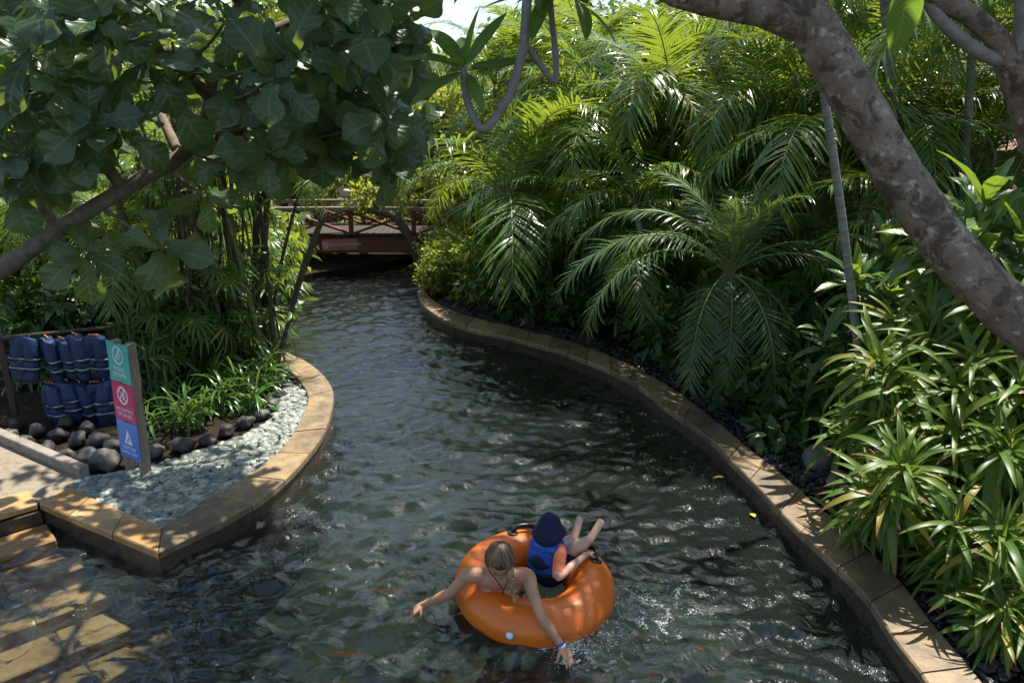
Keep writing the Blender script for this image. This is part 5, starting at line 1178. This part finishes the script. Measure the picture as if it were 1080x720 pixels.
limbs.append(pa([(252, 0, 5.8), (300, -90, 7.0)]) + [np.array([-1.7, 8.2, 5.7]), np.array([-1.2, 9.4, 6.1])]); limbs.append(pa([(-40, 110, 5.8), (-60, 20, 7.0)]) + [np.array([-4.4, 8.6, 5.6]), np.array([-4.0, 9.6, 6.0])])  # two limbs added to carry the unseen rear crown that shades the bank
LP = [C]
for L_ in limbs:
    P = catmull(L_, 6); mb = MB(); tube(mb, P - FT, np.linspace(.042, .014, len(P)), 8, rough=.04); mb.build('limb', M['fig_bark'], fig); LP.append(P)
allP = np.vstack(LP[1:] + [C[-24:]])
tips = pa([(285, 160, 5.0), (248, 165, 5.3), (395, 150, 5.6), (372, 120, 5.6), (405, 172, 5.6), (172, 262, 4.9), (380, 90, 5.7), (250, 80, 5.2), (330, 35, 5.5), (300, 100, 5.2), (345, 150, 5.6), (410, 30, 6.), (385, 5, 6.2), (355, 25, 6.0), (415, -5, 6.4), (425, 20, 6.3), (400, 55, 6.0), (432, 62, 6.3), (390, -20, 6.3), (375, 45, 6.1), (100, 20, 4.6), (60, 80, 4.6), (120, 130, 4.7), (20, 160, 4.6), (30, 50, 4.5), (95, 130, 4.6), (35, 165, 4.8), (15, 190, 4.9), (170, 90, 5.0), (215, 200, 5.5), (300, 165, 5.6), (425, 45, 6.2), (88, 265, 4.9), (155, 60, 4.8), (240, 20, 5.2), (345, 68, 5.4), (20, 110, 4.6)])
r3 = random.Random(21)
bough = np.array([(-80, 330), (0, 285), (60, 243), (130, 200), (190, 165), (215, 142), (222, 100)], float)
def near_bough(u, v): return u < 230 and v > np.interp(u, bough[:, 0], bough[:, 1]) - 58
while len(tips) < 118:
    u, v, Y = r3.uniform(-60, 430), r3.uniform(-60, 200), r3.uniform(4.6, 7.4)
    lim = 225 if u < 90 else (150 if u < 215 else 165)
    if near_bough(u, v) and Y < 6: continue
    if np.linalg.norm(np.cross(np.array(at(u, v, Y)) - np.array([-3.3, 4.6, 0]), np.array(SUN))) < .6: continue  # leaves kept off this sun line so light falls on the steps
    if v > lim or (u > 420 and v < 15) or (u > 390 and v < -20): continue
    tips.append(np.array(at(u, v, Y)))
while len(tips) < 138:   # the part of the crown above the picture
    p = np.array([r3.uniform(-5.2, -.9), r3.uniform(3.4, 8.5), r3.uniform(4.7, 7.2)])
    if ((p[0] + 3.2) / 2.3) ** 2 + ((p[1] - 5.8) / 2.8) ** 2 + ((p[2] - 5) / 2.4) ** 2 > 1: continue
    if np.linalg.norm(np.cross(p - np.array([-3.3, 4.6, 0]), np.array(SUN))) < 1.0: continue  # crown left open here to let sun down to the steps
    vv = p - np.array(CAM); yc = vv[1] * cP - vv[2] * sP; zc = vv[1] * sP + vv[2] * cP
    if yc > .2 and 360 - zc / yc * FPX > -60: continue
    tips.append(p)
while len(tips) < 172:   # unseen rear crown, added to shade the rack and pebble bed
    p = np.array([r3.uniform(-5.6, -.5), r3.uniform(6.8, 10.6), r3.uniform(4.9, 7.0)])
    vv = p - np.array(CAM); yc = vv[1] * cP - vv[2] * sP; zc = vv[1] * sP + vv[2] * cP
    if 360 - zc / yc * FPX > -45: continue
    if np.linalg.norm(np.cross(p - np.array([-3.3, 4.6, 0]), np.array(SUN))) < 1.1: continue  # same sun gap for the steps, wider in the rear crown
    tips.append(p)
for k in range(20):  # unseen leaf clusters added between sun and pebbles to shade them
    tips.append(np.array([-1.4 + r3.gauss(0, .45), 8.2 + r3.gauss(0, .4), 5.65 + r3.uniform(-.3, .6)]))
lf, tw, yl = MB(), MB(), MB()
for i, p in enumerate(tips):
    j = np.argmin(np.linalg.norm(allP - p, axis=1) + .6 * np.maximum(0, allP[:, 2] - p[2])); q_ = allP[j]
    mid = (p + q_) / 2 + [0, 0, -.08] + rv() * .04; tube(tw, catmull([q_ - FT, mid - FT, p - FT], 5), np.linspace(.016, .009, 11), 5)
    ax = nrm(nrm(p - q_) * .4 + np.array([.08, -.55, .60]) + rv() * .25)
    rosette(lf, p - FT, ax, FL, rnd.choice((7, 8, 9, 10)), 1.0, -.4, (.55, 1.05), .02, .07)
tw.qm = [np.full_like(x, 1) for x in tw.qm]; tw.tm = [np.full_like(x, 1) for x in tw.tm]; merge(lf, tw); lf.build('foliage', [M['fig'], M['fig_bark']], fig)
# ------------------------------------------------------------------ plumeria trees (right foreground)
PT_ = np.array([3.55, 2.35, KZ - .1]); plu = empty('plumeria_tree', tuple(PT_), 0, 'thick leaning plumeria trunk with lichen spotted bark crossing the upper right', 'tree')
tr = [PT_, np.array([3.3, 2.6, 1.2]), np.array([2.85, 2.95, 2.1])] + pa([(1085, 345, 3.25), (1015, 278, 3.35), (952, 192, 3.45), (897, 95, 3.55), (848, 10, 3.65), (822, -50, 3.7)])
C = catmull(tr, 10); mb = MB(); tube(mb, C - PT_, np.interp(np.linspace(0, 1, len(C)), [0, .45, .85, 1], [.19, .104, .098, .118]), 36, rough=.03); mb.build('trunk', M['plum_bark'], plu)
bl = [(pa([(838, 22, 3.65), (800, 8, 3.7), (755, 2, 3.8), (705, -12, 3.9), (650, -50, 4.1), (600, -110, 4.4)]), .088, .05), (pa([(822, -50, 3.7), (835, -130, 3.8), (870, -220, 4.0)]), .09, .05), (pa([(650, -50, 4.1), (560, -80, 4.5), (470, -150, 4.9)]), .05, .03),
      (pa([(600, -110, 4.4), (565, -60, 4.45), (556, 0, 4.5), (552, 50, 4.5), (538, 98, 4.5), (520, 128, 4.5), (510, 136, 4.5), (500, 126, 4.5), (492, 102, 4.5), (489, 72, 4.5)]), .030, .020), (pa([(553, 44, 4.5), (568, 66, 4.55), (585, 86, 4.6), (586, 60, 4.6), (582, 20, 4.6), (578, -20, 4.6)]), .019, .017),
      (pa([(755, 2, 3.8), (760, -80, 4.0), (740, -180, 4.3)]), .05, .03), (pa([(870, -220, 4.0), (960, -300, 4.2), (1050, -350, 4.6)]), .05, .025)]
BP = []
for P, r0, r1 in bl:
    P = catmull(P, 7); mb = MB(); tube(mb, P - PT_, np.linspace(r0, r1, len(P)), 14, rough=.02, round_caps=True); mb.build('branch', M['plum_bark'] if r0 > .035 else M['plum_twig'], plu); BP.append(P)
lf, tw = MB(), MB(); tips = pa([(489, 68, 4.5), (578, -15, 4.6), (610, -8, 4.7), (560, -60, 4.4), (640, -70, 4.3), (520, -60, 4.6)])
ptip = []
BPa = np.vstack([BP[0], BP[1], BP[2], BP[5], BP[6]])
while len(ptip) < 150:  # unseen overhead leaf clusters, added to shade the near water and ring
    p = np.array([r3.uniform(-1.3, 3.2), r3.uniform(2.5, 8.4), r3.uniform(4.8, 6.8)])
    if p[0] > 2.6 and p[1] > 5.2: continue
    if p[0] < .6 and p[1] < 4: continue
    vv = p - np.array(CAM); yc = vv[1] * cP - vv[2] * sP; zc = vv[1] * sP + vv[2] * cP
    if 360 - zc / yc * FPX > -90: continue
    ptip.append(p)
for i, p in enumerate(tips + ptip):
    if i > 0:
        q_ = BPa[np.argmin(np.linalg.norm(BPa - p, axis=1))]; tube(tw, catmull([q_ - PT_, (p + q_) / 2 - PT_ - [0, 0, .1], p - PT_], 5), np.linspace(.026, .018, 11), 7)
    rosette(lf, p - PT_, nrm(np.array([0, 0, 1]) + rv() * .3), PL, 13, 1.1, -.25, (.75, 1.1), .02, .05)
tw.qm = [np.full_like(x, 1) for x in tw.qm]; tw.tm = [np.full_like(x, 1) for x in tw.tm]; merge(lf, tw); lf.build('foliage', [M['plum'], M['plum_twig']], plu)
# second plumeria at the right edge
P2 = np.array([3.1, 3.35, KZ - .1]); pl2 = empty('plumeria_tree', tuple(P2), 0, 'smaller forked plumeria at the right edge with a pale curved branch', 'tree')
Y2 = 3.9
tr = [P2, np.array([3.0, 3.6, 1.5])] + pa([(1112, 210, Y2), (1096, 150, Y2), (1074, 82, Y2), (1062, 62, Y2)]); C = catmull(tr, 8); mb = MB(); tube(mb, C - P2, np.linspace(.10, .072, len(C)), 14, rough=.03); mb.build('trunk', M['plum_bark'], pl2)
for P, r0, r1, mt in ((pa([(1068, 72, Y2), (1050, 40, Y2), (1015, 12, Y2), (975, -8, Y2), (920, -60, Y2)]), .055, .04, 'plum_bark'), (pa([(1060, 66, Y2), (1035, 56, Y2), (1008, 36, Y2), (985, 12, Y2), (965, -30, Y2)]), .034, .028, 'plum_twig'), (pa([(1070, 72, Y2), (1080, 30, Y2), (1078, -40, Y2), (1090, -140, Y2)]), .05, .03, 'plum_twig')):
    P = catmull(P, 7); mb = MB(); tube(mb, P - P2, np.linspace(r0, r1, len(P)), 12, rough=.02); mb.build('branch', M[mt], pl2)
lf = MB()
inst(lf, leaf_tpl(.30, .125, prof_oval, 10, droop=.35, fold=.08), frames(np.array(at(962, -32, 3.0)) - P2, [.03, .10, -1], [0, -1, .25]), 1.0, var=np.array([.9]))
for u, v in ((920, -60), (965, -30), (1090, -140), (1000, -120)):
    rosette(lf, np.array(at(u, v - 40, Y2)) - P2, [0, -.1, 1], PL, 11, 1.1, .1, (.8, 1.1), .02, .05)
lf.build('foliage', M['plum'], pl2)
# ------------------------------------------------------------------ trees behind
def crown_mesh(mat, seed, n=5200, size=.20, k=16, tpls=None):
    mb = MB(); r2 = random.Random(seed)
    for i in range(k):
        a = r2.random() * 6.28; rr = 1.7 * r2.random() ** .6; z = r2.uniform(-1.1, 1.5) * (1 - rr / 3.2); s = r2.uniform(.5, .95)
        leaf_cloud(mb, (math.cos(a) * rr, math.sin(a) * rr, z), (s, s, s * .75), n // k, size, tpls or XL, shell=.25)
    return mb.mesh('crown', mat)
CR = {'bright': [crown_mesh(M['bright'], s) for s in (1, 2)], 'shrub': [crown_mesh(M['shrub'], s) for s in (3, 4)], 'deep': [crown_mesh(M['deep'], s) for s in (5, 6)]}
def tree(kind, x, y, h, s, label, group, sz=1.):
    root = empty('broadleaf_tree', (x, y, KZ - .07), rnd.random() * 6.28, label, 'tree', group)
    mb = MB(); tube(mb, catmull([(0, 0, -.1), (rnd.gauss(0, .1), rnd.gauss(0, .1), h * .4), (rnd.gauss(0, .2), 0, h)], 6), np.linspace(.13, .05, 13) * s ** .5, 9, rough=.05); mb.build('trunk', M['tree_bark'], root)
    for k in range(5):
        a = k * 1.26 + rnd.random(); mb = MB(); tube(mb, catmull([(0, 0, h * .5 + k * .1), (math.cos(a) * s * .6, math.sin(a) * s * .6, h * .75), (math.cos(a) * s * 1.5, math.sin(a) * s * 1.5, h + s * .4)], 5), np.linspace(.05, .015, 11) * s ** .5, 6); mb.build('limb', M['tree_bark'], root)
    o = inst_obj('crown', rnd.choice(CR[kind]), root, (0, 0, h), (0, 0, rnd.random() * 6.28), (s, s, s * sz))
    return root
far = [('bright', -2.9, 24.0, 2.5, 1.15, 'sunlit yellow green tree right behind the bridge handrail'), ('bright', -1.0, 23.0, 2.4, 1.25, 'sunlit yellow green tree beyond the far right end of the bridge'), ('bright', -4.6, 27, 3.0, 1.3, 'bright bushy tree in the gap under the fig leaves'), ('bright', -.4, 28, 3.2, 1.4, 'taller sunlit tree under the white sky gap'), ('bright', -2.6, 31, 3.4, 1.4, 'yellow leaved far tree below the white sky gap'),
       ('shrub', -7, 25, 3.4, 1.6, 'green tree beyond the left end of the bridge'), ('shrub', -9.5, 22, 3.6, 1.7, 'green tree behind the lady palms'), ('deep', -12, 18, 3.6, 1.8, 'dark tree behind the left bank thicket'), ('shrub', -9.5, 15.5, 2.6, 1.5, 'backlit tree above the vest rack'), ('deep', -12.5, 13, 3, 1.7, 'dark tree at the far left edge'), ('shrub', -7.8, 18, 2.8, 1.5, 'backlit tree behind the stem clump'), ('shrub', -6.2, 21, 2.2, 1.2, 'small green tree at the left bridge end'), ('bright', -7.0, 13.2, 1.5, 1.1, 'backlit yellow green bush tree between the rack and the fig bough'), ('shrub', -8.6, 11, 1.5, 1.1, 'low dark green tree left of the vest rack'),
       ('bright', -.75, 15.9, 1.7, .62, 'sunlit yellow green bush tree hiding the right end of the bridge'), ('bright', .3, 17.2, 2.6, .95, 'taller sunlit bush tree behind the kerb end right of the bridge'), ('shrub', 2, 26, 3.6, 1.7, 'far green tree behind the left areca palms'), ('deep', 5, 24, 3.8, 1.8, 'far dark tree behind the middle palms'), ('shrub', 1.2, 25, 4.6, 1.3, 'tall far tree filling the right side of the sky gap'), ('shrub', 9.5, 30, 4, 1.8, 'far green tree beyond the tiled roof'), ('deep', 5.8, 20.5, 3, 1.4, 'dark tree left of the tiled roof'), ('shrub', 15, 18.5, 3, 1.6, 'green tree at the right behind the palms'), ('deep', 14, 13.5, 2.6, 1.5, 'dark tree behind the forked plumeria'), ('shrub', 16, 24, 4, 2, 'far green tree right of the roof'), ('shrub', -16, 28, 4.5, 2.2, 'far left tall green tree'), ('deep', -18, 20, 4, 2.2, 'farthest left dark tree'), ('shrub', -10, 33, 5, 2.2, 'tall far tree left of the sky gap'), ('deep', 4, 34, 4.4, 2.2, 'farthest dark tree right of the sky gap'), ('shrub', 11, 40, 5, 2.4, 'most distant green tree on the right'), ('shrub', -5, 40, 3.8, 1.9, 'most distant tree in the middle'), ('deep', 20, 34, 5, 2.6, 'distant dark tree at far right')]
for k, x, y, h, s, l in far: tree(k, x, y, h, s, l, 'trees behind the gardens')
for i, (x, y, k, s) in enumerate(((-5.6, 22.6, 'shrub', 1.1), (-4.2, 22.6, 'sunny', 1.), (-2.9, 22.2, 'sunny', 1.0), (-6.6, 17.6, 'shrub', 1.0), (-1.5, 20.0, 'sunny', 1.2), (-1.2, 15.3, 'sunny', .8), (-.6, 18.2, 'sunny', 1.2), (-5.5, 16.1, 'deep', .34), (-5.1, 16.4, 'deep', .28), (-4.75, 16.75, 'deep', .26), (-4.5, 17.2, 'deep', .3), (-4.0, 17.8, 'deep', .3), (-3.6, 18.4, 'deep', .3), (-3.1, 19.1, 'deep', .34), (-4.6, 18.4, 'deep', .5), (-3.9, 19.6, 'sunny', .6), (-5.3, 19.4, 'shrub', .6), (-2.9, 20.4, 'sunny', .7), (-6.0, 16.6, 'deep', .5))):
    shrub(k, (x, y), s, f'garden shrub around the footbridge, {ordn[i]} of the group', 'shrubs around the footbridge')
# crooked bare tree leaning over the water by the bridge
GP = onz(440, 277, KZ - .1); GP = onz(441, 282, KZ - .1); gt = empty('crooked_tree', tuple(GP), 0, 'crooked grey bare trunk leaning in front of the right end of the footbridge', 'tree'); Yg = 16.5; GP.y = 16.5
for P, r0, r1, nm in ((pa([(441, 284, Yg), (434, 262, Yg), (424, 245, Yg), (413, 231, Yg), (398, 226, Yg), (382, 224, Yg)]), .13, .07, 'trunk'), (pa([(424, 245, Yg), (420, 225, Yg), (430, 205, Yg), (438, 190, Yg)]), .06, .03, 'limb'), (pa([(398, 226, Yg), (388, 212, Yg), (380, 205, Yg)]), .05, .02, 'limb')):
    P = catmull(P, 6); mb = MB(); tube(mb, P - np.array(GP), np.linspace(r0, r1, len(P)), 10, rough=.06); mb.build(nm, M['tree_bark'], gt)
mb = MB()
for u, v in ((438, 188), (380, 203), (428, 205), (388, 210), (372, 215)): leaf_cloud(mb, np.array(at(u, v, Yg)) - np.array(GP), (.35, .35, .25), 60, .17, XL)
mb.build('foliage', M['bright'], gt)
# ------------------------------------------------------------------ tiled roof pavilion
def house(x, y, w_, d_, h, rh, label):
    root = empty('garden_pavilion', (x, y, KZ - .07), 0, label, 'building', None); mb = MB(); box(mb, (0, 0, h / 2), (w_, d_, h)); mb.build('wall', M['plaster'], root, smooth=False)
    W_, D_ = w_ / 2 + .9, d_ / 2 + .9; mb = MB(); mb.add([(-W_, -D_, h), (W_, -D_, h), (W_, D_, h), (-W_, D_, h), (-W_ * .35, 0, h + rh), (W_ * .35, 0, h + rh)], q=[[0, 1, 5, 4], [2, 3, 4, 5], [3, 2, 1, 0]], t=[[1, 2, 5], [3, 0, 4]]); mb.build('roof', M['rooftile'], root, smooth=False)
    mb = MB(); tube(mb, [(-W_ * .35, 0, h + rh), (W_ * .35, 0, h + rh)], .09, 8); mb.build('roof_ridge', M['rooftile'], root)
house(10.2, 18.6, 6.5, 4, 2.6, 1.9, 'building with a terracotta tiled roof behind the palms at upper right')
house(4.2, 28, 6, 5, 2.6, 2.0, 'far pale roofed pavilion glimpsed between the middle palms')
# ------------------------------------------------------------------ floating leaves
for u, v, l in ((796, 545, 'small yellow leaf floating by the right kerb'), (764, 503, 'tiny yellow leaf floating near the middle of the right kerb'), (96, 458 + 0, None)):
    if l is None: continue
    p = onz(u, v, .02); mb = MB(); inst(mb, leaf_tpl(.12, .05, prof_oval, 5, droop=.5, fold=.1), frames([0, 0, 0], [rnd.gauss(0, 1), rnd.gauss(0, 1), 0], [0, 0, 1])); o = mb.build('fallen_leaf', M['yellowleaf']); o.location = p; tag(o, l, 'leaf')
